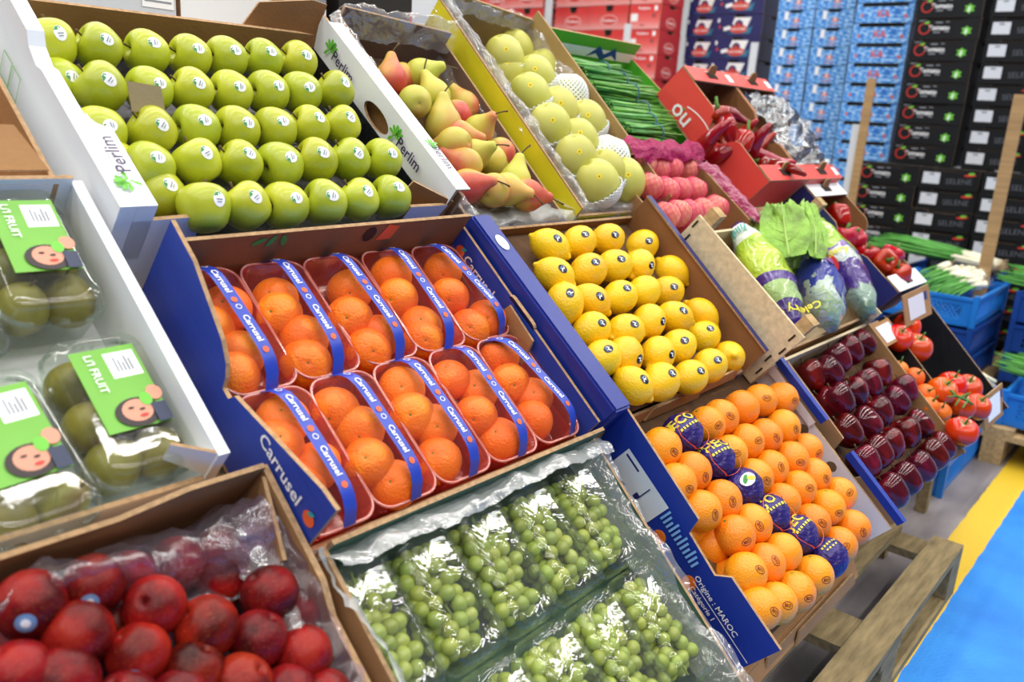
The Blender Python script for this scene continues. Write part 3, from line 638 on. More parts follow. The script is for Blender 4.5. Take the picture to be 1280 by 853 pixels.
PE = [(200, 210, 'blush', (0, .2, 1)), (325, 205, 'gold', (.9, -.2, .3)), (280, 310, 'gold', (-.2, .9, .2)), (350, 270, 'gold', (-.4, .1, .9)), (390, 375, 'gold', (0, .1, 1)), (455, 310, 'blush', (-.5, .1, .8)), (450, 375, 'blush', (.3, .9, -.2)),
      (530, 405, 'blush', (.4, -.8, .3)), (515, 500, 'gold', (.6, -.8, .2)), (605, 495, 'blush', (.2, .95, .2)), (465, 440, 'blush', (.8, .5, 0)), (410, 468, 'blush', (-.7, .6, 0)), (450, 530, 'blush', (-.8, 0, .5)), (575, 530, 'gold', (.3, .9, 0)),
      (500, 615, 'blush', (1, -.1, .2)), (580, 625, 'blush', (.2, .9, .3)), (655, 580, 'gold', (.2, 0, 1)), (640, 635, 'gold', (.9, -.5, -.2)), (715, 655, 'blush', (.7, .7, 0)), (245, 225, 'blush', (.1, .9, .2))]
for i, (x, y, kd, ax) in enumerate(PE):
    hh = -.035 if i in (5, 9, 19, 6, 13) else .0
    p = TT.pt(420+.34375*x, 20+.34375*y, hh); axw = RIGHT*ax[0]+UP*ax[2]-FW*ax[1]*-.5
    z = axw.normalized(); x_ = (toward(p)*.2+RIGHT*.9+UP*-.3)
    if abs(x_.normalized().dot(z)) > .95: x_ = UP*-1+toward(p)*.3
    x_ = (x_-z*x_.dot(z)).normalized(); R = Matrix((x_, z.cross(x_), z)).transposed()
    desc = ['slim red blushed pear standing upright at the back left', 'round golden pear lying at the back of its crate', 'golden pear tucked below the upright pear at left', 'yellow pear with curved stem above the big yellow pear', 'big plain yellow pear in the upper middle of its crate', 'red blushed pear leaning right of the big yellow pear', 'small blushed pear squeezed right of the big yellow pear', 'blushed pear lying mid crate near the film side', 'round yellow pear facing forward in the crate middle', 'red pear against the right side of the pear crate', 'blushed pear directly below the big yellow pear', 'blushed pear at the left edge of the pear crate', 'pale blushed pear leaning left in the lower crate', 'small yellow pear behind the forward facing pear', 'large red cheeked pear lying at the front left', 'red pear lying next to the large red cheeked one', 'yellow pear with upright stem at the front right', 'yellow pear pointing its stem down at the front', 'small red yellow pear in the front right corner', 'dark shaded pear beside the upright pear at back'][i]
    o = place('pear_'+kd, p-z*.011, R, desc, 'pear', 'pears in the film lined crate', .93 if i != 4 else 1.08)

# ------------------------------------------------------------------ asian pears (top tier)
W, D, H = .35, .62, .15
YSTRIPE = plain('yellow_printed_card', 'D4C81C', .45, .12, 8)
r = tray_box(TT, 1.46, 1.81, .01, .63, H, 'asian_pear_crate', 'cardboard crate with yellow sides holding pale green asian pears', cardboard('tan_card', 'A08452'), cardboard('tan_card', 'A08452'), front=[(W, .115), (0, .115)], left=[(D, H+.05), (0, H-.01)], right=[(D, H+.07), (0, H+.01)], back=[(W, H+.045), (0, H+.075)])
panel('printed_side', r, (-.001, D, 0), (0, -1, 0), (0, 0, 1), [(0, H+.046), (0, H-.02), (D, H-.08), (D, H-.014)], .002, (YSTRIPE, YSTRIPE, YSTRIPE))
panel('printed_front', r, (0, -.001, 0), (1, 0, 0), (0, 0, 1), [(0, .05), (W, .05), (W, .112), (0, .112)], .002, (YSTRIPE, YSTRIPE, YSTRIPE))
crumple(None, 8, 50, lambda a, b: (W+.012-.03*a, D*b, H-.015+.06*b-.06*(a-.4)**2*3+.005), .010, 21, 'film_liner', CLEAR, r)
crumple(None, 8, 50, lambda a, b: (.002+.03*a, D*b, H+.005+.06*b-.05*(a-.5)**2*3), .008, 22, 'film_liner', CLEAR, r)
crumple(None, 40, 8, lambda a, b: (W*a, D-.015+.03*b, H+.075-.03*a-.05*(b-.5)**2*3), .012, 23, 'film_liner', CLEAR, r)
crumple(None, 40, 10, lambda a, b: (-.01+(W+.02)*a, -.022+.02*math.sin(b*1.5)+.06*b*b, .05+.075*min(1, b*1.8)-.04*max(0, b-.6)), .010, 24, 'film_liner', CLEAR, r)
liner(r, H-.065, PULP)
YP = [[(225, 235, 1), (268, 208, 0), (385, 285, 0)], [(350, 312, 1), (330, 388, 1), (478, 388, 2)], [(440, 442, 1), (555, 492, 1)], [(410, 512, 1), (520, 572, 1), (640, 650, 2)], [(510, 640, 1), (632, 695, 1), (635, 640, 2)], [(600, 735, 1), (705, 728, 0)], [(235, 300, 1), (335, 430, 1)]]
YL = ['at the far left of the back', 'against the back wall', 'under the right back edge', 'in the upper middle', 'at the left of the upper middle', 'wrapped whole in white foam at upper right', 'at the very middle', 'at the right of the middle', 'at the left below the middle', 'low in the middle', 'under foam netting at lower right', 'at the lower left', 'at the lower right of the front', 'half hidden by foam netting near the front', 'at the front left', 'in the front right corner', 'peeping out at the left back edge', 'peeping out at the left middle edge']
k = 0
for row in YP:
    for x, y, t in row:
        hh = -.03 if k in (1, 2, 16, 17) else -.005
        p = TT.pt(560+.3125*x, .3125*y, hh); tv = toward(p)
        if t == 2: R = rot_from(jit(tv, .3), jit(UP+tv*.3, .3))
        else: z = (tv*.5+UP*.55+RIGHT*.35); R = rot_from(tv*1.0+UP*.5+RIGHT*.3+jit((0, 0, 0), .15), jit(z, .15))
        if t != 2:
            zz = jit(UP*.75+tv*.42-RIGHT*.22, .12).normalized(); xx = tv+RIGHT*.25; xx = (xx-zz*xx.dot(zz)).normalized(); R = Matrix((xx, zz.cross(xx), zz)).transposed()
        place('asian_pear_net' if t == 2 else 'asian_pear', p, R, 'pale green asian pear '+YL[k], 'pear', 'asian pears in the yellow sided crate', 1.17, None if t else ('sticker',)); k += 1

# ------------------------------------------------------------------ clementines in trays (middle tier)
W, D, H = .563, .425, .12
r = tray_box(TM, .523, 1.086, .0, .425, H, 'clementine_crate', 'blue cardboard crate of red plastic clementine trays', BLUE_C, KRAFT_D, left=[(D, H+.045), (.36, H+.042), (.26, H+.012), (.236, H-.004), (.226, H-.02), (.222, H-.036), (.206, H-.036), (.2, H-.022), (.03, H+.036), (0, H+.04)],
     right=[(D, H-.01), (0, H-.02)], front=[(W, .05), (0, .05)], back=[(W, H+.02), (0, H+.01)], inm_end=BLUE_C)
def carrusel(sz, vert=False):
    return [(xf2(disc2(sz*.42, sz*.42, 16), -sz*2.35, 0), 0), (xf2(poly2([(0, 0), (.3*sz, .12*sz), (.42*sz, .42*sz), (.12*sz, .36*sz)]), -sz*2.35, sz*.1), 2), (text2('Carrusel', sz, .015), 1)], [ORANGE_INK, WHITE, TEAL_INK]
sh, mm = carrusel(.032); sh = [(xf2(s_, 0, 0, 0), m_) for s_, m_ in sh]
flat('print', [(xf2(disc2(.0105, .0105, 16), .068, 0), 0), (xf2(poly2([(0, 0), (.008, .003), (.011, .011), (.003, .009)]), .062, .003), 2), (text2('Carrusel', .027, .015), 1)], mm, r, face_mat((-.0002, .088, .108), (0, -1, 0), (0, 0, 1)))
panel('inner_flap', r, (W-.016, D, .0), (0, -1, 0), (0, 0, 1), [(0, .0065), (D, .0065), (D, .05), (.265, .045), (.25, .095), (.175, .10), (.165, .05), (0, .055)], .005, (KRAFT, KRAFT_D, KEDGE))
sh, mm = carrusel(.026); flat('print', sh, mm, r, face_mat((W-.0063, .335, H-.045), (0, -1, 0), (0, 0, 1)))
flat('print', [(poly2([(0, 0), (.03, 0), (.035, .03), (.01, .035)]), 0), (disc2(.012, .016, 12, (-.02, .015)), 1)], [ORANGE_INK, BLACK], r, face_mat((.36, .4188, .10), (1, 0, 0), (0, 0, 1)))
flat('print', [(xf2(disc2(.012, .005, 10), .02*i, 0, .5+.7*i), 0) for i in range(3)], [DGREEN_INK], r, face_mat((.14, .4188, .118), (1, 0, 0), (0, 0, 1)))
TRAYM = film('red_tray_plastic', 'F2766E', .30, .10, .15, .1, 40, 'E4584E'); NETF = film('pink_net_film', 'FFF2EE', .012, .006, .25, .6, 300, 'F08A80'); RIBBON = plain('blue_ribbon', '2A45B4', .35, .05, 10)
def tray_meshes(w, d, h):
    m_ = MB(); rings = [rr3(w*.80, d*.86, .016, 0), rr3(w*.82, d*.88, .018, .002), rr3(w*.95, d*.97, .024, h-.004), rr3(w, d, .026, h-.002), rr3(w, d, .026, h), rr3(w*.95, d*.97, .024, h)]
    loft(m_, rings, 0, cap0=True); tray = m_.mesh('tray', [TRAYM], True)
    m2 = MB(); n = len(rrect(1, 1, .1)); loft(m2, [rr3(w*.985, d*.99, .026, h+.0008), rr3(w*.9, d*.93, .024, h+.012), rr3(w*.6, d*.75, .02, h+.022), rr3(w*.2, d*.3, .01, h+.025)], 0, cap1=True)
    net = m2.mesh('net_cover', [NETF], True)
    # ribbon over the length
    def zt(y):
        t = abs(y)/(d/2); return h+.038-.034*t**6
    m3 = MB(); n = 16; bw = .0095
    for i in range(n+1):
        y = -d/2-.001+(d+.002)*i/n; m3.v += [(-bw, y, zt(y)), (bw, y, zt(y))]
    m3.f = [(2*i, 2*i+1, 2*i+3, 2*i+2) for i in range(n)]; m3.m = [0]*n
    rib = new_mesh('ribbon', m3.v, m3.f, [RIBBON], m3.m, True)
    m4 = MB()
    for c0 in (-.052, .03):
        for s_, mi in [(text2('Carrusel', .0125, .02), 0), (xf2(disc2(.0045, .0045, 12), .034, 0), 1), (xf2(ring2(.0042, .0042, .0011, 12), -.036, 0), 0)]:
            m4.add([(y_*1.0, -(x_)+c0*-1, zt(-(x_)-c0)+.0009) for x_, y_ in s_[0]], s_[1], mi)
    txt = new_mesh('ribbon_print', m4.v, m4.f, [WHITE, ORANGE_INK], m4.m)
    m5 = MB(); pr_ = rr3(w*.995, d*.995, .026, h+.0005, 6); m5.tube([Vector(q_) for q_ in pr_+pr_[:1]], .0019, 6, caps=False)
    return tray, net, rib, txt, m5.mesh('tray_rim', [film('pale_pink_rim', 'F6B4AE', .55, .12, .1, 0, 10, 'F2AFA8')], True)
TW, TD, TH = .108, .205, .055
tm = tray_meshes(TW, TD, TH)
# each tray is read off by where its fruit show; (column, row 0 = back)
CL = {(0, 0): [(285, 383), (256, 412), (300, 442), (278, 471)], (1, 0): [(347, 371), (332, 395), (381, 422), (369, 454)], (2, 0): [(440, 360), (434, 398), (474, 419), (448, 449)], (3, 0): [(491, 342), (487, 374), (527, 407), (511, 429)], (4, 0): [(556, 336), (562, 370), (609, 398), (576, 411)],
      (0, 1): [(356, 523), (337, 560), (396, 582), (372, 610)], (1, 1): [(401, 516), (451, 536), (445, 583), (496, 602)], (2, 1): [(505, 483), (500, 523), (545, 532), (538, 578)], (3, 1): [(551, 476), (598, 487), (587, 523), (627, 547)], (4, 1): [(627, 445), (632, 480), (667, 496), (663, 525)]}
TRN = ['far left', 'second', 'middle', 'fourth', 'far right']
for (c, rw), pxs in CL.items():
    u = .5325+.1085*(c+.5); v = .213+TD/2 if rw == 0 else .006+TD/2
    t = thing('clementine_tray', 'red plastic tray of clementines with blue ribbon, %s from left in the %s row' % (TRN[c].replace('far left', 'first').replace('middle', 'third').replace('far right', 'fifth'), 'back' if rw == 0 else 'front'), 'tray', TM.mat(u, v, -.105) @ Matrix.Rotation(rnd.uniform(-.03, .03), 4, 'Z'), 'clementine trays')
    obj('tray', tm[0], t); obj('tray_rim', tm[4], t); obj('net_cover', tm[1], t)
    rb = obj('ribbon', tm[2], t, Matrix.Rotation(.04 if (c, rw) not in ((4, 0), (4, 1)) else .22, 4, 'Z')); obj('ribbon_print', tm[3], rb)
    for i, (x, y) in enumerate(pxs):
        p = TM.pt(x, y, -.052); uu, vv = TM.sight(x, y, -.052)
        uu = min(max(uu, u-.026), u+.026); vv = min(max(vv, v-.072), v+.072); p = TM.at(uu, vv, -.061 if i not in (1, 2) else -.057)
        tv = toward(p); R = rot_from(jit(RIGHT, .5), jit(tv+RIGHT*rnd.uniform(-.6, .6)+UP*rnd.uniform(-.3, .7), .3))
        place('clementine', p, R, 'clementine, %s from top in the %s %s row tray' % (ORD[i], TRN[c], 'back' if rw == 0 else 'front'), 'clementine', 'clementines in red trays', rnd.uniform(.94, 1.0))

# ------------------------------------------------------------------ lemons (middle tier)
W, D, H = .56, .435, .14
r = tray_box(TM, 1.105, 1.665, -.005, .43, H, 'lemon_crate', 'glossy blue cardboard crate full of yellow lemons', NAVY_C, KRAFT_D, front=[(W, .075), (0, .075)], right=[(D, H+.03), (0, H+.01)], left=[(D, H), (0, H)], back=[(W, H-.03), (0, H-.03)])
for a, b in ((0, D),):
    mb = MB(); mb.box((-.012, a, .005), (.036, b, H+.012)); bm = bmesh.new(); me = mb.mesh('rolled_end', [NAVY_C]); bm.from_mesh(me); bmesh.ops.bevel(bm, geom=[e for e in bm.edges], offset=.004, segments=2, affect='EDGES'); bm.to_mesh(me); bm.free(); obj('rolled_end', me, r)
panel('tab_flap', r, (-.0135, .195, H-.045), (-.35, 0, .8), (0, 1, 0), corner_round([(0, 0), (.04, 0), (.04, .075), (0, .075)], .012), .006, (plain('dark_navy_card', '121A4E', .4), KRAFT, KEDGE))
flat('print', [(disc2(.012, .018, 20), 0), (xf2(text2('lem', .010, .01), 0, 0, PI/2), 1)], [WHITE, GREY_INK], r, face_mat((.012, .365, H+.0125), (1, 0, 0), (0, 1, 0)))
panel('top_edge', r, (W-.012, 0, H+.016), (1, 0, 0), (0, 1, .045), [(0, 0), (.016, 0), (.016, D), (0, D)], .004, (INDIGO_C, KRAFT, KEDGE))
for k in range(5):
    panel('front_flap', r, (.02+.07*k, -.004-.003*(k % 3), .06+.004*k), (1, 0, .02*(k-2)), (0, .25, 1), [(0, 0), (.2, 0), (.19, .03), (.01, .026)], .004, (KRAFT, KRAFT, KEDGE))
liner(r, H-.048, PULP)
LE = [[(687, 308, 'h'), (724, 303, 'f'), (760, 299, 'f'), (803, 307, 'f')], [(693, 344, 'h'), (735, 339, 'f'), (768, 333, 'f'), (799, 332, 'd'), (840, 340, 'u')], [(706, 380, 'v'), (739, 377, 'h'), (774, 372, 'f'), (805, 365, 'f'), (834, 365, 'f')],
      [(739, 413, 'f'), (782, 415, 'f'), (811, 402, 'd'), (843, 397, 'h'), (876, 394, 'u')], [(752, 449, 'f'), (780, 446, 'd'), (822, 443, 'd'), (848, 433, 'f'), (880, 421, 'f')], [(791, 482, 'h'), (825, 478, 'f'), (862, 472, 'f'), (886, 458, 'f'), (910, 447, 'c')]]
for ri, row in enumerate(LE):
    for i, (x, y, od) in enumerate(row):
        p = TM.pt(x, y, -.008 if i < len(row)-1 else -.03); tv = toward(p)
        ax = {'h': RIGHT*.8+tv*.35-UP*.1, 'f': Vector((1, 0, 0))*.9-tv*.5+UP*.1, 'd': tv*.5-UP*.55-RIGHT*.3, 'u': UP*.7-RIGHT*.5+tv*.2, 'v': UP*.8, 'c': tv*.95+RIGHT*.25+UP*.2}[od]
        if rnd.random() < .4 and od == 'f': ax = -ax
        R = rot_from(jit(tv*.9+RIGHT*.5+UP*.45, .18), jit(ax, .15)); z = ax.normalized()
        if od in 'dc': R = Matrix.Identity(3); zz = jit(ax, .1).normalized(); xx = (RIGHT+UP*.6); xx = (xx-zz*xx.dot(zz)).normalized(); R = Matrix((xx, zz.cross(xx), zz)).transposed()
        place('lemon', p, R, row_label('yellow lemon', ri, 6, i, len(row)), 'lemon', 'lemons in the blue crate', rnd.uniform(.97, 1.04), None if rnd.random() < .9 and od != 'u' and od != 'c' else ())

# ------------------------------------------------------------------ oranges (front tier)
W, D, H = .60, .435, .13
r = tray_box(TB, 1.14, 1.74, -.41, .025, H, 'orange_crate', 'blue printed crate of oranges, some wrapped in purple paper', OBLUE_C, PINKW_C, left=[(D, H+.035), (.225, H+.03), (.215, H+.0), (.14, H-.005), (.125, H+.02), (0, H+.02)], right=[(D, H), (0, H)], front=[(W, .035), (0, .035)], back=[(W, H-.02), (0, H-.02)], skip=('right',))
hole_panel('end_panel', r, (W-.006, D, 0), (0, -1, 0), (0, 0, 1), D, H+.0, [(D*.40, H*.80, .0125, .0125), (D*.62, H*.80, .0125, .0125)], .006, (PINKW_C, OBLUE_C, KEDGE))
for a, b in ((.25, D), (0, .17)): panel('top_edge', r, (W-.011, a, H+.017), (0, 1, 0), (1, 0, .1), [(0, 0), (b-a, 0), (b-a, .014), (0, .014)], .017, (OBLUE_C, OBLUE_C, OBLUE_C))
panel('inner_wall', r, (W-.0125, D-.001, 0), (0, -1, 0), (0, 0, 1), [(0, H*.94), (D-.26, H*.94), (D-.26, H+.010), (0, H+.014)], .003, (PINKW_C, PINKW_C, KEDGE))
LABW = plain('pale_blue_label', 'D8E4EC', .5, .05, 20)
flat('print', [(rect2(.045, .045, .16, .125), 0)]+[(rect2(.05, .113-.0*i, .085, .117), 1)]+[(rect2(.08+.03*i, .065+.012*(i % 2), .089+.03*i, .077+.012*(i % 2)), 1) for i in range(2)]+[(rect2(.115, .055, .155, .057), 1), (rect2(.118, .05, .12, .115), 1)]
   +[(rect2(.165+.008*i, .10, .169+.008*i, .125-.004*(i % 3)), 2) for i in range(12)]+[(xf2(text2('Origine : MAROC', .0145, .01), .325, .098), 3), (xf2(text2('Catégorie 1', .013, .01), .312, .078), 3), (xf2(text2('Produit de traitement : Thiabendazole, Imazalil', .0072, .01), .345, .058), 3), (rect2(.275, .088, .42, .0893), 3), (rect2(.275, .068, .42, .0693), 3)],
   [LABW, INDIGO_C, LBLUE_INK, WHITE], r, face_mat((-.0002, D-.01, 0), (0, -1, 0), (0, 0, 1)))
HOLE_DISC = plain('orange_disc_paint', 'E8761A', .6)
for y in (.235, .15):
    mb = MB(); mb.tube([(-.0012, y, .075), (.004, y, .075)], .0125, 18); obj('orange_hole_disc', mb.mesh('orange_hole_disc', [HOLE_DISC]), r)  # solid orange discs added in place of open punched holes
flat('print', [(rect2(0, 0, .1, .01), 0)]+[(poly2([(.02*i, 0), (.02*i+.012, 0), (.02*i+.02, .01), (.02*i+.008, .01)]), 1) for i in range(4)], [GREEN_INK, YELLOW_INK], r, face_mat((-.0002, .1, .001), (0, -1, 0), (0, 0, 1)))
panel('front_flap', r, (.01, -.05, .012), (1, 0, 0), (0, 1, .35), [(0, 0), (W-.03, 0), (W-.02, .05), (0, .05)], .004, (KRAFT, KRAFT, KEDGE))
for k in range(3): panel('front_flap', r, (.0+.12*k, -.042-.006*k, .006+.004*k), (1, 0, .015*(k-1)), (0, .6, .6), [(0, 0), (.3, 0), (.28, .03), (.01, .026)], .004, (KRAFT, KRAFT, KEDGE))
WRAPM = plain('purple_paper', '2B1A6E', .4, .35, 40, 1.0, 60); WRAPY = plain('yellow_print', 'E6DA3A', .5)
rr_ = random.Random(4)
wv, wf = lathe([(r_*.0380*(1+.012*rr_.uniform(-1, 1)), z_*.0380) for r_, z_ in smooth_prof(OPROF, 20)], 30, lfun=lambda a, r_, z_: 1+.022*math.sin(9*a+z_*90)+.018*math.sin(17*a-z_*140)+.012*math.sin(5*a+z_*300)); WB = bvh_of(wv, wf)
WRAP = new_mesh('paper_wrap', wv, wf, [WRAPM], smooth=True)
def wrap_print(s, green=False):
    shp = [(xf2(text2(s, .026, .02), 0, .009), 0)]+[(rect2(-.018+.006*i, -.010, -.0145+.006*i, -.006), 0) for i in range(7)]+[(xf2(ring2(.033, .029, .0008, 30), .012, -.012), 2)]
    if s == '-': shp = [(rect2(-.014+.006*i, .004, -.0105+.006*i, .008), 0) for i in range(6)]+[(rect2(-.01+.006*i, -.004, -.0065+.006*i, -.001), 0) for i in range(4)]
    if green: shp = [(disc2(.016, .011, 18, (0, -.006)), 1), (xf2(disc2(.009, .004, 12), -.004, -.004, .6), 3), (xf2(disc2(.008, .004, 12), .006, -.008, -.5), 0)]
    return wrap('wrap_print', WB, shp, [WRAPY, WHITE, ORANGE_INK, DGREEN_INK], (1, 0, 0), (0, 0, 1), lift=.0012)
WP = {'ECO': wrap_print('ECO'), 'HEC': wrap_print("'HEC"), '': wrap_print('', True), 'JO': wrap_print('JO'), '-': wrap_print('-'), 'JEC': wrap_print('JEC')}
liner(r, H-.042, PULP)
OC = [[(185, 255), (240, 220, 'ECO'), (305, 195), (342, 175), (398, 150), (448, 130), (505, 125)], [(160, 282), (225, 350), (265, 320), (325, 290, 'HEC'), (365, 270), (410, 240), (460, 225), (508, 200)], [(250, 465), (290, 425), (345, 395), (400, 365, ''), (432, 335), (475, 310), (530, 285), (570, 262)],
      [(315, 515), (380, 490), (425, 460), (470, 435, 'JO'), (505, 400), (548, 365), (590, 330)], [(370, 605), (410, 590), (460, 565), (505, 535), (545, 490, 'JEC'), (585, 455), (625, 415), (658, 380)], [(440, 690), (490, 670), (540, 640), (590, 595), (625, 550, '-'), (657, 515), (693, 470)]]
for ri, row in enumerate(OC):
    for i, q in enumerate(row):
        p = TB.pt(740+.469*q[0], 440+.469*q[1], -.0 if not (i == 0 and ri in (1, 2, 3, 4)) else -.045); uu, vv = TB.sight(740+.469*q[0], 440+.469*q[1], (p-TB.O).dot(TB.H)); p = TB.at(max(uu, 1.184), vv, (p-TB.O).dot(TB.H)); tv = toward(p)
        R = rot_from(jit(tv+RIGHT*.62-UP*.08, .25), jit(UP*.5+tv*rnd.uniform(-.5, .5)+RIGHT*rnd.uniform(-.7, .7), .3))
        wr = len(q) > 2
        o = place('orange', p, R, row_label('orange wrapped in purple paper' if wr else 'orange', ri, 6, i, len(row)), 'orange', 'oranges in the blue crate', 1.0 if wr else rnd.uniform(.95, 1.0), () if wr else (None if rnd.random() < .85 else ('calyx',)))
        if wr:
            Rw = rot_from(jit(tv*.8+UP*.62+RIGHT*.2, .12), jit(UP*.9-RIGHT*.45, .3)); o.matrix_basis = Matrix.Translation(p) @ Rw.to_4x4()
            wo = obj('paper_wrap', WRAP, o); wo['label'] = 'purple paper wrap with yellow lettering'; obj('wrap_print', WP[q[2]], wo)

# ------------------------------------------------------------------ dark red apples (front tier)
W, D, H = .545, .43, .13
r = tray_box(TB, 1.79, 2.335, -.41, .02, H, 'red_apple_crate', 'brown cardboard crate of shiny dark red apples', KRAFT, KRAFT, left=[(D, H+.015), (.20, H+.01), (.19, H-.025), (.12, H-.03), (.11, H), (0, H)], right=[(D, H+.022), (0, H+.008)], front=[(W, .04), (W*.5, .025), (0, .04)], back=[(W, H+.03), (0, H+.015)])
liner(r, H-.048, PULP)
RA = [[(75, 265), (150, 250), (185, 198), (235, 162), (290, 132)], [(150, 380), (193, 365), (255, 335), (310, 300), (352, 255)], [(225, 495), (305, 460), (355, 415), (425, 370), (460, 320)], [(300, 622), (350, 580), (400, 545), (470, 500), (520, 465)], [(408, 740), (465, 690), (530, 640), (578, 590), (612, 555)]]
for ri, row in enumerate(RA):
    for i, (x, y) in enumerate(row):
        p = TB.pt(990+.3046*x, 390+.3046*y, -.005 if not (i == 0 and ri < 2) else -.03); tv = toward(p)
        R = rot_from(jit(tv+RIGHT*.2, .2), jit(-RIGHT*.6+UP*.6+tv*rnd.uniform(-.3, .6), .35))
        place('red_apple', p, R, row_label('dark red apple', ri, 5, i, len(row)), 'apple', 'dark red apples in the brown crate', rnd.uniform(1.03, 1.1))

# ------------------------------------------------------------------ small green pears in clear punnets (middle tier, far left)
W, D, H = .415, .42, .12
r = tray_box(TM, .055, .47, .12, .54, H, 'punnet_crate', 'white cardboard crate of clear punnets at the far left', WHITE_C, WHITE_C, te=.014, eend=WHITE_C, back=[(W, H+.01), (0, H+.01)], right=[(D, H), (0, H)], front=[(W, .07), (0, .07)])
panel('corner_fold', r, (W-.01, .005, H-.045), (-.55, .5, 0), (0, 0, 1), [(0, 0), (.05, .0), (.05, .03), (0, .045)], .004, (WHITE_C, WHITE_C, KEDGE))
def clear_punnet(w, d, h, lid_h, ribs, name_mat=PET):
    m_ = MB(); base = [rr3(w*.82, d*.88, .018, 0), rr3(w*.95, d*.96, .022, h), rr3(w, d, .024, h+.001), rr3(w, d, .024, h+.003)]
    loft(m_, base, 0, cap0=True); bm_ = m_.mesh('punnet_base', [name_mat], True)
    m2 = MB(); rings = []
    for k, (q, z) in enumerate(((1.0, h+.0035), (.95, h+.005), (.93, h+lid_h*.55), (.88, h+lid_h*.85), (.78, h+lid_h), (.55, h+lid_h*1.02), (.2, h+lid_h*1.03))):
        base_ = rrect(w*q, d*(1-(1-q)*.35), .024*q, 8); out = []
        n = len(base_)
        # resample the outline so that the ribs run up the sides
        pts = []; per = [0]
        for i in range(n):
            a = Vector(base_[i]); b = Vector(base_[(i+1) % n]); per.append(per[-1]+(b-a).length)
        m = 120
        for j in range(m):
            t = per[-1]*j/m; i = max(k2 for k2 in range(n) if per[k2] <= t+1e-9); a = Vector(base_[i]); b = Vector(base_[(i+1) % n]); L_ = per[i+1]-per[i]
            p = a+(b-a)*((t-per[i])/L_ if L_ > 1e-9 else 0)
            off = (.003 if ribs and 1 < k < 5 else 0)*math.sin(2*PI*j/m*ribs); nrm = p.normalized()
            pts.append((p.x+nrm.x*off, p.y+nrm.y*off, z))
        rings.append(pts)
    loft(m2, rings, 0, cap1=True); return bm_, m2.mesh('punnet_lid', [name_mat], True)
LIDM = film('moulded_clear_lid', 'F4F8F5', .02, .045, .06, .04, 18)
pb, plid = clear_punnet(.115, .19, .05, .034, 0); plid.materials.clear(); plid.materials.append(LIDM)
LABG = plain('lime_label', '6FB23A', .4, .06, 14)
def bead_rim(w, d, z, n=34):
    m_ = MB(); pts = rrect(w, d, .024, 6); per = len(pts)
    for i in range(n):
        t = i/n*per; a = Vector(pts[int(t) % per]); b = Vector(pts[(int(t)+1) % per]); p = a+(b-a)*(t-int(t)); dr = (b-a).normalized()*.0055
        m_.tube([(p.x-dr.x, p.y-dr.y, z), (p.x-dr.x*.6, p.y-dr.y*.6, z+.003), (p.x+dr.x*.6, p.y+dr.y*.6, z+.003), (p.x+dr.x, p.y+dr.y, z)], [.0012, .0028, .0028, .0012], 6)
    return m_.mesh('rim_beads', [LIDM], True)
BEAD = bead_rim(.111, .186, .054)
def punnet_label():
    sh = [(rect2(-.036, -.055, .036, .055), 0), (rect2(-.002, .012, .032, .047), 1)]+[(rect2(.006+.004*i, .02, .008+.004*i, .04-.004*(i % 3)), 2) for i in range(5)]
    sh += [(xf2(text2("Li'l FRUIT", .013, .01), -.019, .022, -PI/2), 1)]
    sh += [(disc2(.025, .019, 20, (.004, -.036)), 3), (disc2(.017, .0145, 18, (.004, -.034)), 4), (disc2(.009, .010, 14, (.030, -.016)), 4), (disc2(.007, .009, 14, (.018, -.022)), 5), (disc2(.0035, .0015, 8, (-.002, -.030)), 3), (disc2(.0035, .0015, 8, (.009, -.034)), 3), (disc2(.005, .0018, 8, (.008, -.042)), 6), (rect2(.020, -.055, .036, -.03), 7)]
    return sh, [LABG, WHITE, GREY_INK, HAIR_INK, SKIN_INK, GREEN_INK, RED_INK, plain('dark_blue_ink', '2A3350', .5)]
PL = [(.385, .445, 'half hidden at the back right of its crate'), (.405, .232, 'nearest the white side wall at front'), (.286, .205, 'at the front left with its label facing up'), (.268, .42, 'at the back left of its crate')]
for i, (u, v, d) in enumerate(PL):
    M = TM.mat(u, v, -.11+(.02 if i == 0 else 0)) @ Matrix.Rotation(-.03+.05*i, 4, 'Z')
    t = thing('clear_punnet', 'clear plastic punnet of small green pears '+d, 'punnet', M, 'clear punnets of small pears')
    obj('punnet_base', pb, t); obj('punnet_lid', plid, t); obj('rim_beads', BEAD, t, kind='stuff')
    sh, mm = punnet_label(); lb = flat('label', sh, mm, t, Matrix.Translation((0, .012, .0868)), .0006); lb['label'] = 'lime green paper label with a woman eating fruit'
    for k, (a, b) in enumerate(((-.026, -.055), (.027, -.052), (-.027, .0), (.026, .006), (-.025, .055), (.027, .058))):
        p = (M @ Vector((a, b, .036))); place('small_green_pear', p, rot_from(jit((1, 0, 0), .6), jit((0, -.4, .8), .7)), 'small green pear %s inside the punnet %s' % (('front left', 'front right', 'middle left', 'middle right', 'back left', 'back right')[k], ('half hidden at back', 'by the white wall', 'at front left', 'at back left')[i]), 'pear', 'small pears in clear punnets', .95)

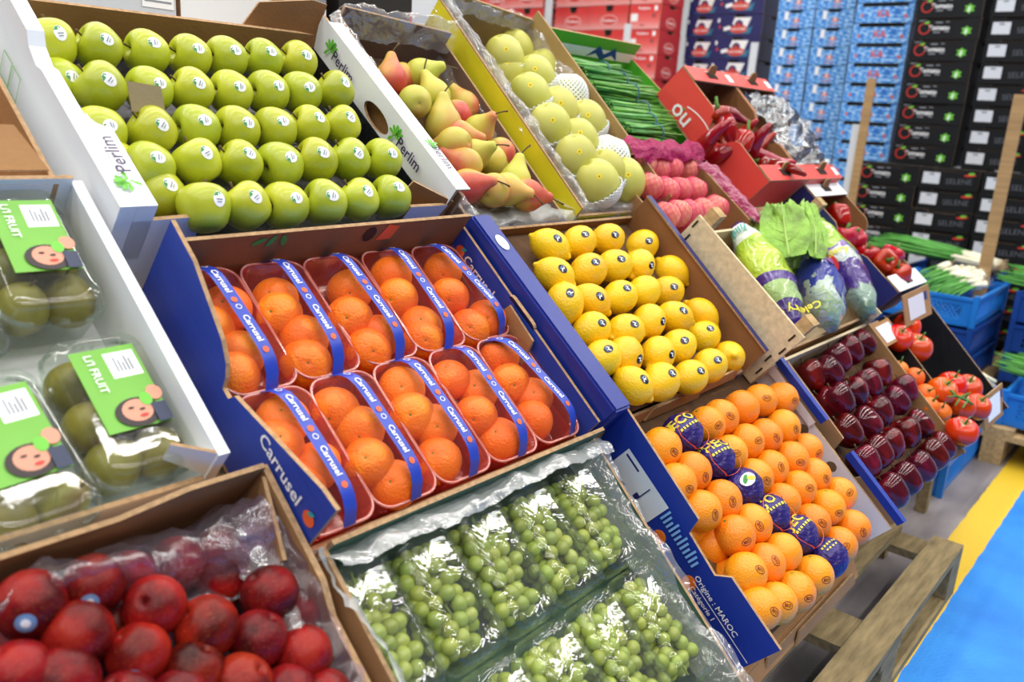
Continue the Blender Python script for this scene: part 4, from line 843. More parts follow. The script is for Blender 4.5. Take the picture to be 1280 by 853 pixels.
# ------------------------------------------------------------------ nectarines (front tier, bottom left)
W, D, H = .53, .55, .13
r = tray_box(TB, -.01, .52, -.42, .13, H, 'nectarine_crate', 'open brown cardboard box of dark red nectarines in violet film', KRAFT, KRAFT, te=.008, left=[(D, H), (0, H)], right=[(D, H+.005), (.40, H+.004), (.36, H-.012), (0, H-.01)], front=[(W, H), (0, H)], back=[(W, H+.012), (.43, H+.012), (.36, H-.012), (0, H-.015)])
panel('corner_flap', r, (W-.012, D-.012, H-.06), (-.2, -1, 0), (0, 0, 1), [(0, 0), (.1, 0), (.1, .055), (0, .062)], .005, (KRAFT, KRAFT, KEDGE))
crumple(None, 60, 12, lambda a, b: (.02+(W-.05)*a, D-.02-.085*b-.02*math.sin(a*9)*b, H-.03+.035*math.sin(PI*min(1, b*1.2))+.012*math.sin(a*14)), .014, 31, 'film_liner', VIOFILM, r)
crumple(None, 12, 60, lambda a, b: (W-.008-.06*a, D-.03-(D-.06)*b, H-.005-.05*a*a+.012*math.sin(b*16)*a), .012, 33, 'film_liner', VIOFILM, r)
crumple(None, 12, 40, lambda a, b: (W-.04-.04*a, D-.06-.14*b, H-.01+.01*math.sin(a*4)), .012, 34, 'film_liner', CLEAR, r)
liner(r, H-.095, PURPT)
NE = [(100, 525, 1), (310, 460, 1), (262, 625, 1), (515, 530, 0), (462, 690, 1), (690, 600, 0), (645, 745, 0), (860, 640, 0), (900, 490, 0), (1012, 690, 0), (210, 780, 0), (735, 345, -1), (590, 395, -1), (800, 795, 1), (740, 440, -1), (40, 650, -1), (430, 440, -1), (880, 790, -1), (1000, 560, -1), (380, 590, -1), (60, 760, 0), (960, 820, 0), (600, 850, 0), (420, 850, 0), (1080, 840, 0)]
NL = ['nearly black at far left', 'red with a sticker low on its cheek at upper left', 'dark with a blue sticker at lower left', 'bright red showing its stem dimple', 'bright red with a sticker at its lower left', 'red in the middle of the heap', 'red at the bottom middle', 'dark red with a yellow base right of middle', 'red lit at the upper right near the film', 'ribbed looking red at the far right', 'at the bottom left corner', 'dark, deep under the film at the back', 'dark under the film left of the back', 'with a pale sticker at the bottom right', 'dark between the heap and the film', 'in the shade at the left edge', 'shaded, behind the one with the stem dimple', 'shaded, low at the right', 'shaded beside the right film', 'shaded in the left gap', 'at the lower left edge', 'near the lower right wall', 'low in the middle front', 'low front left of middle', 'against the right wall at the front']
for i, (x, y, st) in enumerate(NE):
    hh = {-1: -.055, 0: -.012, 1: -.012}[st]; p = TB.pt(.375*x, 560+.375*y, hh); tv = toward(p)
    R = rot_from(jit(tv-UP*.6-RIGHT*.1, .2), jit(UP*.6+RIGHT*rnd.uniform(-1, 1), .4))
    if i == 3: R = Matrix(rot_from(RIGHT, tv+UP*.15))
    place('nectarine', p, R, 'dark red nectarine, '+NL[i], 'nectarine', 'nectarines in the brown box', rnd.uniform(.88, .97), None if st == 1 else ())

# ------------------------------------------------------------------ grapes (front tier)
W, D, H = .55, .45, .12
GRW = plain('dark_green_printed_card', '3C5A48', .6, .35, 40, stretch=(1, 1, 8))
r = tray_box(TB, .535, 1.085, -.435, .015, H, 'grape_crate', 'film lined crate of clear grape punnets between nectarines and oranges', KRAFT, GRW, right=[(D, H-.012), (0, H-.03)], left=[(D, H), (0, H)], back=[(W, H+.02), (0, H+.015)])
crumple(None, 70, 12, lambda a, b: (W*a, D+.012-.05*b, H+.02-.035*(1-b)**2*2+.012*math.sin(a*11)*b), .010, 41, 'film_liner', FROST, r)
crumple(None, 10, 60, lambda a, b: (W+.006-.045*a, D*b, H-.012-.012*(1-b)-.05*a*a+.006*math.sin(b*15)), .009, 42, 'film_liner', CLEAR, r)
crumple(None, 10, 60, lambda a, b: (-.004+.05*a, D*b, H+.005-.09*a*a+.008*math.sin(b*12)), .010, 43, 'film_liner', FROST, r)
gb, glid = clear_punnet(.104, .188, .045, .036, 30); glid.materials.clear(); glid.materials.append(film('ribbed_clear_lid', 'F8FCF7', .02, .055, .06, .06, 24))
GRM = fruit('grape_skin', ('8E9C3A', 'A4AE4A', 'B8BE60'), .25, 8, 0, coat=.3, rand=.16, hue=.015)
gv, gf = lathe([(r_*.0112, z_*.0122) for r_, z_ in smooth_prof([(0, -1), (.4, -.92), (.85, -.5), (1, 0), (.85, .5), (.4, .92), (0, 1)], 10)], 12)
GRAPE = new_mesh('grape', gv, gf, [GRM], smooth=True)
STALK = plain('green_stalk', '8A9A4A', .7)
gtrees = []
for var in range(3):
    rg = random.Random(40+var); t = bpy.data.objects.new('grape_bunch', None); C.objects.link(t); t.empty_display_size = .02
    lo = MB()
    for ly, z in enumerate((.014, .030, .047)):
        nx, ny = (4, 8) if ly < 2 else (4, 7)
        for j in range(ny):
            for i in range(nx):
                if ly == 2 and rg.random() < .12: continue
                x = (i-(nx-1)/2)*.0200+(.009 if j % 2 else 0)-.004+rg.uniform(-.003, .003); y = (j-(ny-1)/2)*.0185+rg.uniform(-.003, .003); zz = z+rg.uniform(-.004, .004)+(.006 if ly == 2 and 1 <= j < ny-2 and i == 1 else 0)
                Rm = Matrix.Translation((x, y, zz)) @ rot_from((rg.gauss(0, 1), rg.gauss(0, 1), 1), (rg.gauss(0, 1), 1, rg.gauss(0, 1))).to_4x4()
                if ly == 2 or (ly == 1 and (i in (0, nx-1) or j in (0, ny-1))): obj('grape', GRAPE, t, Rm)
                else: lo.add(gv, gf, 0, Rm)
    ob = obj('lower_grapes', lo.mesh('lower_grapes', [GRM], True), t, kind='stuff')
    m_ = MB(); m_.tube([(0, -.075, .035), (.006, -.02, .046), (-.004, .03, .044), (.004, .078, .05)], .0018, 6)
    for k in range(8): y = -.06+.017*k; m_.tube([(0, y, .042), (.016*(-1)**k, y+.006, .040)], .0011, 5)
    obj('stalk', m_.mesh('stalk', [STALK], True), t); gtrees.append(t)
GN = ['first', 'second', 'third', 'fourth', 'fifth']; k = 0
for rw in range(2):
    for c in range(5):
        u = .535+.05+.108*c; v = -.093 if rw == 0 else -.284
        M = TB.mat(u, v, -.108) @ Matrix.Rotation(rnd.uniform(-.025, .025), 4, 'Z')
        lab = '%s from left in the %s row' % (GN[c], 'back' if rw == 0 else 'front')
        t = thing('grape_punnet', 'clear ribbed plastic punnet of green grapes, '+lab, 'punnet', M, 'grape punnets')
        obj('punnet_base', gb, t); obj('punnet_lid', glid, t)
        src = gtrees[k % 3]; g = src if k < 3 else copy_tree(src); g.matrix_basis = M @ Matrix.Translation((0, 0, .004)) @ Matrix.Rotation(PI if k % 2 else 0, 4, 'Z'); tag(g, 'bunch of green grapes in the punnet %s' % lab, 'grapes', 'bunches of green grapes'); k += 1

# ------------------------------------------------------------------ lettuce and celery in a wooden crate (middle tier)
cr = thing('wooden_crate', 'pale wooden crate holding lettuce and bagged celery', 'crate', TM.mat(1.685, -.03, -.12)); W, D = .64, .35
def slab(n, a, b, m_=WOOD_CR):
    q = MB(); q.box((0, 0, 0), tuple(y-x for x, y in zip(a, b))); obj(n, q.mesh(n, [m_]), cr, Matrix.Translation(a))
slab('end_panel', (0, .0, .045), (.008, D, .205)); slab('end_panel', (W-.008, 0, .02), (W, D, .15)); slab('front_slat', (.009, 0, .01), (W-.009, .006, .10)); slab('back_slat', (.009, D-.006, .01), (W-.009, D, .14))
for i in range(4): slab('floor_slat', (.009, .01+i*.1, 0), (W-.009, .09+i*.1, .006))
for y in (.0065, D-.036): slab('corner_post', (.0085, y, .007), (.04, y+.029, .235), WOOD_NEW)
slab('corner_post', (W-.04, D-.036, .007), (W-.0085, D-.007, .24), WOOD_NEW)
panel('end_notch', cr, (-.0005, .20, .045), (0, -1, 0), (0, 0, 1), corner_round([(0, 0), (.065, 0), (.065, .03), (0, .03)], .008), .002, (KRAFT_D, KRAFT_D, KRAFT_D))
for y in (.012, D-.012):
    q = MB()
    for k in range(4): q.box((-.0015, y-.002+(.004 if k % 2 else -.004), .07+.035*k), (-.0003, y+.002+(.004 if k % 2 else -.004), .09+.035*k))
    obj('staple', q.mesh('staple', [plain('steel_staple', '4A4A4E', .4, metal=1)]), cr, kind='stuff')
def band_mat(name, bands, rough=.22, noise=.04, axis=2):
    m, nt, b = nodes(name); L = nt.links; sx = N(nt, 'ShaderNodeSeparateXYZ'); L.new(texco(nt), sx.inputs[0])
    n = N(nt, 'ShaderNodeTexNoise'); n.inputs['Scale'].default_value = 30; L.new(texco(nt), n.inputs['Vector'])
    ma = N(nt, 'ShaderNodeMath', operation='MULTIPLY_ADD'); ma.inputs[1].default_value = noise*.3; L.new(n.outputs[0], ma.inputs[0]); L.new(sx.outputs[axis], ma.inputs[2])
    mr = N(nt, 'ShaderNodeMapRange'); mr.inputs[1].default_value = bands[0]; mr.inputs[2].default_value = bands[1]; L.new(ma.outputs[0], mr.inputs[0])
    r_ = N(nt, 'ShaderNodeValToRGB'); r_.color_ramp.interpolation = 'CONSTANT'
    st = bands[2]
    while len(r_.color_ramp.elements) < len(st): r_.color_ramp.elements.new(.5)
    for e, (p, c) in zip(r_.color_ramp.elements, st): e.position = p; e.color = lin(c)
    L.new(mr.outputs[0], r_.inputs[0])
    L.new(r_.outputs[0], b.inputs['Base Color']); b.inputs['Roughness'].default_value = rough; b.inputs['Coat Weight'].default_value = .5; b.inputs['Coat Roughness'].default_value = .08
    n2 = N(nt, 'ShaderNodeTexNoise'); n2.inputs['Scale'].default_value = 35; n2.inputs['Distortion'].default_value = 1.5; L.new(texco(nt), n2.inputs['Vector'])
    bp = N(nt, 'ShaderNodeBump'); bp.inputs['Strength'].default_value = .7; bp.inputs['Distance'].default_value = .008; L.new(n2.outputs[0], bp.inputs['Height']); L.new(bp.outputs[0], b.inputs['Normal'])
    return m
CELM = band_mat('celery_bag_print', (-.17, .17, [(0, '3A2270'), (.2, '9AB870'), (.34, '4A2C80'), (.42, 'B0C93A'), (.70, 'A8CC38'), (.78, 'D8E6D8'), (.93, 'E8EEEA'), (.96, '3A2A5E')]))
CELM2 = band_mat('celery_bag_print_b', (-.18, .18, [(0, '6E8A72'), (.16, '8FA894'), (.28, '46297C'), (.50, 'C4CFC8'), (.62, '7E62A8'), (.68, '9CC63C'), (.9, 'A6CE44')]), noise=.25)
SALM = band_mat('salad_bag_print', (-.12, .12, [(0, '7A6AA4'), (.12, 'AEBBC0'), (.3, '9DB48E'), (.42, 'B4C6B8'), (.58, '38439E'), (.96, '3A48A8')]), noise=.6)
from mathutils import noise as nz
def bag(name, label, cat, M, L_, rx, ry, mat, prints=(), seed=0, taper=.75):
    v = []; f = []; n = 26; m = 22
    for j in range(m+1):
        t = j/m; z = L_*(t-.5); w = max(.3, math.sin(PI*min(max(t, .02), .98))**.3)*(taper+(1-taper)*(1-abs(2*t-1)))
        for k in range(n):
            a = 2*PI*k/n; p = Vector((rx*w*math.cos(a), ry*w*math.sin(a), z)); d = nz.noise(p*26+Vector((seed, 0, 0)))*.010+nz.noise(p*60+Vector((0, seed, 0)))*.004
            v.append(p*(1)+Vector((math.cos(a), math.sin(a), 0))*d)
    for j in range(m):
        for k in range(n): a = j*n+k; b = j*n+(k+1) % n; f.append((a, b, b+n, a+n))
    f += [tuple(range(n))[::-1], tuple(m*n+k for k in range(n))]
    t = thing(name, label, cat, M); obj('bag', new_mesh('bag', v, f, [mat], smooth=True), t); B_ = bvh_of(v, f)
    for s_, mm, d, up in prints: obj('print', wrap('print', B_, s_, mm, d, up, .3, .0025), t)
    return t
def aim(p, z, x): # z along axis, x facing
    z = Vector(z).normalized(); x = Vector(x); x = (x-z*x.dot(z)).normalized(); m = Matrix((x, z.cross(x), z)).transposed().to_4x4(); m.translation = p; return m
def mid(P, a, b, h): return (P.pt(*a, h)+P.pt(*b, h))/2
YL2 = YELLOW_INK
p = TM.pt(958, 345, .02); ax = TM.pt(922, 285, .02)-TM.pt(985, 395, .02)
bag('celery_bag', 'celery in a printed green and purple bag beside the wooden side', 'vegetable', aim(p, ax, toward(p)), .33, .066, .055, CELM, [([(xf2(text2('Celery Celery', .026, .02), 0, -.132, PI), 0)], [YL2], (1, 0, 0), (0, 0, 1)), ([(xf2(rect2(-.02, -.02, .02, .02), -.005, .128), 0)]+[(rect2(-.02+.006*i, .112, -.017+.006*i, .142), 1) for i in range(6)], [plain('mint_print', '9FD6C2', .4), TEAL_INK], (1, 0, 0), (0, 0, 1))], 1)
p = TM.pt(1050, 332, .02); ax = TM.pt(1010, 275, .02)-TM.pt(1085, 395, .02)
bag('celery_bag', 'celery in a printed purple bag at the right of the crate', 'vegetable', aim(p, ax, toward(p)), .37, .078, .06, CELM2, [([(disc2(.022, .03, 18, (-.02, -.03)), 0), (xf2(text2('fresh', .016, .01), -.02, -.03, -PI/2), 1)], [RED_INK, WHITE], (1, 0, 0), (0, 0, 1)), ([(xf2(text2('Celery', .03, .02), 0, -.005), 0)], [YL2], (1, 0, 0), (0, 0, 1))], 5)
# lettuce head: ruffled leaves, each leaf its own part, standing out of a salad bag
p = TM.pt(1024, 360, .025); ax = TM.pt(1000, 300, .035)-TM.pt(1030, 400, .035)
bag('lettuce_bag', 'clear and blue printed bag around the lettuce', 'bag', aim(p, ax, toward(p)), .27, .095, .06, SALM, [([(disc2(.022, .018, 18, (.03, .015)), 1), (xf2(text2('fresh', .013, .01), .03, .018), 2), (xf2(text2('Cos lettuce', .014, .01), -.02, .05), 3)], [plain('blue_bag_print', '3A4AA8', .3), plain('mauve_print', '8A4A9A', .4), plain('pink_print', 'E8B8D8', .4), YL2], (1, 0, 0), (0, 0, 1))], 9)
p = TM.pt(985, 312, .05); LETM = plain('lettuce_leaf', '7CA834', .45, .45, 18, .6, 50); LETR = plain('lettuce_rib', 'A8C468', .5)
lt = thing('lettuce', 'ruffled green lettuce head standing above its bag', 'lettuce', aim(p, ax*.7+UP*.12, toward(p)))
for k in range(20):
    rl = random.Random(k); an = (k*2.399) % (2*PI); lay = .95-.022*k; wid = rl.uniform(.42, .66); v = []; f = []; nu, nv = 18, 14
    for j in range(nv+1):
        t = j/nv; el = -.7+t*1.75
        for i in range(nu+1):
            s = i/nu*2-1; a = an+s*wid*(.55+.45*math.sin(PI*min(1, t*.9+.12))); ru = max(0, t-.35)*(.020*math.sin(s*8+k*2+t*3)+.013*math.sin(s*17+k))+.004*nz.noise(Vector((s*5, t*7, k)))
            q = lay*(1+.22*max(0, t-.6)); rad = (.088*q*math.cos(el*.8)+ru+.012*abs(s)**3)
            v.append(Vector((rad*.72*math.cos(a), rad*1.08*math.sin(a), .105*lay*math.sin(el)+.03*t+.008*math.sin(s*9+k)*t)))
    for j in range(nv):
        for i in range(nu): a = j*(nu+1)+i; f.append((a, a+1, a+nu+2, a+nu+1))
    lf = obj('leaf', new_mesh('leaf', v, f, [LETM], smooth=True), lt)
    m_ = MB(); out = [v[j*(nu+1)+nu//2]*1.01 for j in range(nv-1)]; m_.tube(out, [.0035*(1-j/nv) for j in range(nv-1)], 6)
    for sgn in (-1, 1):
        for j in (3, 5, 7, 9): m_.tube([v[j*(nu+1)+nu//2]*1.01, v[min(nv, j+1)*(nu+1)+nu//2+sgn*3]*1.01, v[min(nv, j+3)*(nu+1)+nu//2+sgn*6]*1.008], [.0013, .0009, .0004], 4)
    obj('midrib', m_.mesh('midrib', [LETR], True), lf)

# ------------------------------------------------------------------ spring onions and netted fruit (top tier)
GON = plain('spring_onion_green', '3F8A34', .4, .4, 20, stretch=(1, 8, 8)); GONL = plain('spring_onion_light_green', '6FAE4A', .35, .3, 20, stretch=(1, 8, 8)); BAND = plain('blue_rubber_band', '3A6A8A', .5)
def onion_mesh(n, L_, rad, spread, seed, white=.0):
    rg = random.Random(seed); m_ = MB()
    for i in range(n):
        a = rg.uniform(0, 2*PI); q = rad*math.sqrt(rg.random()); y0, z0 = q*math.cos(a), q*math.sin(a); e = rg.uniform(.85, 1.05); fl = spread*rg.uniform(-1, 1); fz = spread*rg.uniform(-.6, .8)
        pts = [(L_*(t*e-.5), y0*(1-.15*math.sin(PI*t))+fl*t*t, z0+fz*t*t-.01*t) for t in (0, .25, .5, .75, .95, 1)]
        k_ = rg.uniform(.6, 1.15); m_.tube(pts, [.0040*k_, .0045*k_, .0046*k_, .0042*k_, .003*k_, .0006], 6, rg.choice((0, 0, 1)))
    return m_
SO = [(745, 88, .25), (768, 101, .24), (782, 116, .30), (795, 138, .24), (803, 153, .28), (812, 167, .2)]
SON = ['topmost', 'second from the top', 'third from the top', 'fourth from the top', 'fifth from the top', 'lowest']
for i, (x, y, L_) in enumerate(SO):
    p = TT.pt(x, y, .0); M = aim(p, (0, -.1, 1), (1, 0, .02)); M = TT.mat(*TT.sight(x, y, 0), 0)
    t = thing('spring_onion_bunch', 'bunch of green spring onions, %s on the top tier' % SON[i], 'spring onions', M, 'spring onion bunches on the top tier')
    o = obj('stalks', onion_mesh(48, L_+.05, .024, .022, i).mesh('stalks', [GON, GONL], True), t, kind='stuff')
    m_ = MB(); m_.tube([(.03+.0*k, .026*math.cos(k*PI/8), .026*math.sin(k*PI/8)) for k in range(17)], .002, 5); obj('rubber_band', m_.mesh('rubber_band', [BAND], True), t)
r = tray_box(TT, 1.84, 2.30, .22, .60, .10, 'onion_crate', 'green and white crate under the spring onion bunches', plain('green_coated_card', '54B030', .45), plain('green_coated_card', '54B030', .45), back=[(.46, .15), (0, .15)], front=[(.46, .06), (0, .06)])
flat('print', [(rect2(.0, .085, .46, .115), 0), (poly2([(.22, .085), (.26, .125), (.30, .10), (.34, .125), (.38, .085), (.34, .10), (.30, .08), (.26, .10)]), 1)], [WHITE, plain('royal_blue_print', '1E3C9C', .4)], r, face_mat((0, .3738, 0), (1, 0, 0), (0, 0, 1)))
r = tray_box(TT, 1.68, 2.12, -.15, .16, .10, 'netted_fruit_crate', 'crate holding pink fruit in magenta net sleeves', KRAFT, KRAFT, front=[(.44, .05), (0, .05)], back=[(.44, .11), (0, .11)])
NF = [[(75, 75), (125, 95), (175, 92), (235, 100)], [(100, 165), (160, 178), (210, 176), (265, 176)], [(160, 275), (205, 266), (250, 265), (300, 258), (348, 245)], [(237, 340), (278, 322)]]
for ri, row in enumerate(NF):
    for i, (x, y) in enumerate(row):
        p = TT.pt(780+.328*x, 180+.328*y, .0 if ri < 3 else -.05); place('netted_fruit', p, rot_from(jit(toward(p), .2), jit(UP*.8+RIGHT*.35, .2)), row_label('pink net-sleeved fruit', ri, 4, i, len(row)), 'fruit', 'netted pink fruit', 1.0)
MAGF = film('magenta_net_bag', 'C02070', .86, .03, .35, .8, 60, 'A00A54')
sp = TT.mat(*TT.sight(830, 190, .035), .035); t = thing('net_bag', 'magenta net bag lying above the pink fruit', 'bag', sp)
crumple(None, 40, 14, lambda a, b: (-.16+.34*a, -.03+.07*b, .012*math.sin(PI*b)+.004*math.sin(a*20)), .012, 51, 'net', MAGF, t)
crumple(None, 14, 40, lambda a, b: (.12+.05*a+.02*b, -.04-.26*b, .015*math.sin(PI*a)+.002), .012, 52, 'net_tail', MAGF, t)

# ------------------------------------------------------------------ pepper cartons
ORD += ['thirteenth', 'fourteenth', 'fifteenth', 'sixteenth', 'seventeenth', 'eighteenth', 'nineteenth', 'twentieth']
def pepper_carton(P, u0, v0, label, outm, stripm, name, W=.27, D=.42, H=.115, side_print=None):
    prof = [(D, H), (D-.15, H), (D-.168, H-.008), (D-.178, H-.02), (D-.188, H-.045), (.19, H-.055), (.175, H-.045), (.15, H-.006), (.135, H), (.10, H), (0, H)]
    r = tray_box(P, u0, u0+W, v0, v0+D, H, name, label, outm, KRAFT_D, left=prof, right=prof)
    for y, sgn in ((.0, 1), (D, -1)):
        a, b = (y, y+.055) if sgn > 0 else (y-.055, y)
        panel('top_strip', r, (0, a, H+.006), (1, 0, 0), (0, 1, 0), [(0, 0), (W, 0), (W, b-a), (0, b-a)], .005, (stripm, KRAFT_D, KEDGE))
        flat('painted_hand_hole', [(rect2(-.03, -.012, .03, .012), 0), (rect2(-.034, .012, .034, .014), 1)], [plain('hole_shade_paint', '2A1C12', .9), WHITE], r, face_mat((W/2, (a+b)/2, H+.0062), (1, 0, 0), (0, 1, 0)))  # dark rectangle painted for the shade inside a hand hole, none is cut
        panel('hand_tab', r, (W/2-.024, (a+b)/2+.004, H+.007), (1, 0, 0), (0, .5, 1), corner_round([(0, 0), (.048, 0), (.045, .026), (.004, .026)], .01), .004, (KRAFT_D, KRAFT_D, KEDGE))
        flat('print', [(rect2(0, 0, .02, .03), 0), (rect2(.022, 0, .03, .03), 0)], [WHITE], r, face_mat((W-.04, a+.012, H+.0063), (1, 0, 0), (0, 1, 0)))
    if side_print: flat('print', side_print[0], side_print[1], r, face_mat((-.0002, D, 0), (0, -1, 0), (0, 0, 1)))
    return r
PR = Plane(44, .954, 1.0375)
arc = ([], []); n_ = 24
for k in range(n_+1):
    a = PI*.02+k/n_*PI*.62
    for q in (.150, .146): arc[0].append((.16+q*math.cos(a), -.055+q*math.sin(a)*.85))
for k in range(n_): arc[1].append((2*k, 2*k+2, 2*k+3, 2*k+1))
sp_ = ([(arc, 0), (xf2(text2('ou', .07, .012), .10, .035, .0), 0), (ring2(.001, .001, .0005, 4), 0)], [WHITE])
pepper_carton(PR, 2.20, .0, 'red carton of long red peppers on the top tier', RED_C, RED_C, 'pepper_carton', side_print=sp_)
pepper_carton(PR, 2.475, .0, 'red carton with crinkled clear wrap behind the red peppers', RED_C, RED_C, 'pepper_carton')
LP = [(300, 330, .3, 0), (310, 395, 1.2, 0), (280, 420, -1.1, 0), (400, 375, .9, .03), (375, 330, .2, 0), (440, 420, -.9, .02), (500, 450, -1.3, .03), (470, 500, 1.5, .02), (560, 480, -.9, .0), (590, 540, .1, .02), (640, 570, .15, .035), (340, 470, -.8, -.02)]
LPN = ['lying flat at the back', 'curled at the far left', 'pointing down at the left edge', 'bent with a bright shine on top', 'lying behind the bent shiny one', 'in the very middle of the heap', 'standing with its tip up in front', 'dark one below the standing pepper', 'at the right edge of the heap', 'orange tinged one at the front', 'longest one lying along the front strip', 'deep at the lower left']
for i, (x, y, an, hh) in enumerate(LP):
    p = PR.pt(820+.246*x, 70+.246*y, -.035+hh); d = RIGHT*math.cos(an)-UP*math.sin(an)*.9+toward(p)*.1
    place('long_pepper%d' % (i % 4), p, rot_from(d, UP*.6+toward(p)*.5), 'long red pepper '+LPN[i], 'pepper', 'long red peppers', .92)
t = thing('plastic_wrap', 'crinkled clear plastic wrap bulging from the second red carton', 'plastic wrap', PR.mat(2.49, .05, -.02))
crumple(None, 26, 40, lambda a, b: (.01+.23*a, .0+.30*b, .012+.055*math.sin(PI*a)*math.sin(PI*(b*.9+.05))), .022, 61, 'wrap_sheet', SILVERF, t, .7)
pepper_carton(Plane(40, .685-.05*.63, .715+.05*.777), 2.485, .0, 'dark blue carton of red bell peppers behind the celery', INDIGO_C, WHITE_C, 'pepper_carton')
PB_ = Plane(40, .685-.05*.63, .715+.05*.777)
for i, (x, y, nm) in enumerate(((290, 300, 'in the shade of the back flap'), (320, 425, 'at the left behind the celery bag'), (370, 430, 'large and glossy in the upper middle'), (440, 520, 'half hidden by the blue front lobe'), (530, 545, 'showing its green stem at the front'), (570, 520, 'against the brown right wall'), (610, 620, 'wrapped in film at the front corner'))):
    p = PB_.pt(980+.2345*x, 200+.2345*y, -.03 if i < 4 else -.005); tv = toward(p)
    place('bell_pepper', p, rot_from(jit(RIGHT, .4), jit(tv*.8+UP*.1-RIGHT*.2 if i == 4 else UP*.7+tv*.2, .4)), 'red bell pepper '+nm, 'pepper', 'red bell peppers', .95)

# ------------------------------------------------------------------ tangerines and tomatoes (front tier, right end)
BLKP = plain('black_card_liner', '1E2024', .4, .1, 20)
r = tray_box(TB, 2.345, 2.475, -.41, .0, .12, 'tangerine_crate', 'narrow brown crate of small tangerines beside the dark red apples', KRAFT, BLKP, right=[(.41, .14), (0, .125)], left=[(.41, .12), (0, .12)], front=[(.13, .05), (0, .05)])
panel('label_flap', r, (.0, .33, .135), (1, 0, .1), (0, 1, 0), [(0, 0), (.12, 0), (.12, .07), (0, .07)], .004, (KRAFT, KRAFT, KEDGE)); flat('paper_label', [(rect2(.015, .008, .105, .06), 0), (rect2(.105, .03, .118, .05), 1)], [PINKW_C, INDIGO_C], r, face_mat((.0, .33, .1353), (1, 0, .1), (0, 1, 0)))
TG = [(440, 235), (503, 268), (545, 335), (562, 388), (612, 412), (480, 300), (650, 470)]; TGN = ['at the top', 'bright, second from the top', 'third from the top', 'fourth from the top', 'lowest bright one', 'half hidden at the left', 'half hidden at the bottom']
for i, (x, y) in enumerate(TG):
    p = TB.pt(990+.3046*x, 390+.3046*y, -.0 if i < 5 else -.03); place('tangerine', p, rot_from(jit(RIGHT, .4), jit(toward(p)+UP*.8, .5)), 'small orange tangerine, %s of its narrow crate' % TGN[i], 'tangerine', 'tangerines in the narrow crate', .95 if i else .85)
r = tray_box(TB, 2.48, 2.86, -.41, .0, .12, 'tomato_crate', 'black lined brown crate of vine tomatoes at the right end', KRAFT, BLKP, right=[(.41, .15), (0, .13)], left=[(.41, .13), (0, .12)], front=[(.38, .07), (0, .05)])
panel('label_flap', r, (.21, -.01, .085), (1, 0, .12), (0, .8, .6), [(0, 0), (.17, 0), (.17, .10), (0, .10)], .004, (KRAFT, KRAFT, KEDGE)); flat('paper_label', [(rect2(.03, .015, .14, .085), 0), (rect2(.14, .06, .16, .085), 1)], [WHITE, INDIGO_C], r, face_mat((.21, -.01, .0853), (1, 0, .12), (0, .8, .6)))
panel('label_flap', r, (.02, .35, .16), (1, 0, .1), (0, .8, .5), [(0, 0), (.20, 0), (.20, .09), (0, .09)], .004, (KRAFT, KRAFT, KEDGE)); flat('paper_label', [(rect2(.03, .012, .15, .075), 0), (rect2(.15, .05, .175, .075), 1)], [PINKW_C, INDIGO_C], r, face_mat((.02, .35, .1603), (1, 0, .1), (0, .8, .5)))
TO = [(470, 60, 'behind the biggest one at the back'), (435, 108, 'peeping out at the back left'), (508, 148, 'biggest and topmost with long green calyx'), (615, 325, 'left of the green vine'), (655, 300, 'above the green vine'), (720, 312, 'orange one at the right of the vine'), (690, 388, 'below the green vine'), (755, 390, 'lowest on the vine at right'), (697, 492, 'orange one resting alone at the front')]
for i, (x, y, nm) in enumerate(TO):
    p = TB.pt(990+.3046*x, 390+.3046*y, .015 if i != 8 else .035); tv = toward(p)
    place('tomato', p, rot_from(jit(RIGHT, .2), jit(tv*.6+UP*.6+RIGHT*.2, .2)), 'red tomato '+nm, 'tomato', 'tomatoes at the right end', 1.12 if i == 2 else 1.0)
m_ = MB(); q = [TB.pt(990+.3046*x, 390+.3046*y, .052) for x, y in ((650, 320), (670, 345), (690, 352), (720, 365), (740, 380))]; m_.tube(q, .004, 7)
for a, b in (((690, 352), (670, 385)), ((670, 345), (640, 350)), ((720, 365), (700, 395)), ((690, 352), (720, 335))): m_.tube([TB.pt(990+.3046*a[0], 390+.3046*a[1], .052), TB.pt(990+.3046*b[0], 390+.3046*b[1], .05)], [.003, .0022], 6)
tag(obj('tomato_vine', m_.mesh('tomato_vine', [CALYX], True)), 'green tomato vine lying over the cluster of tomatoes', 'vine')

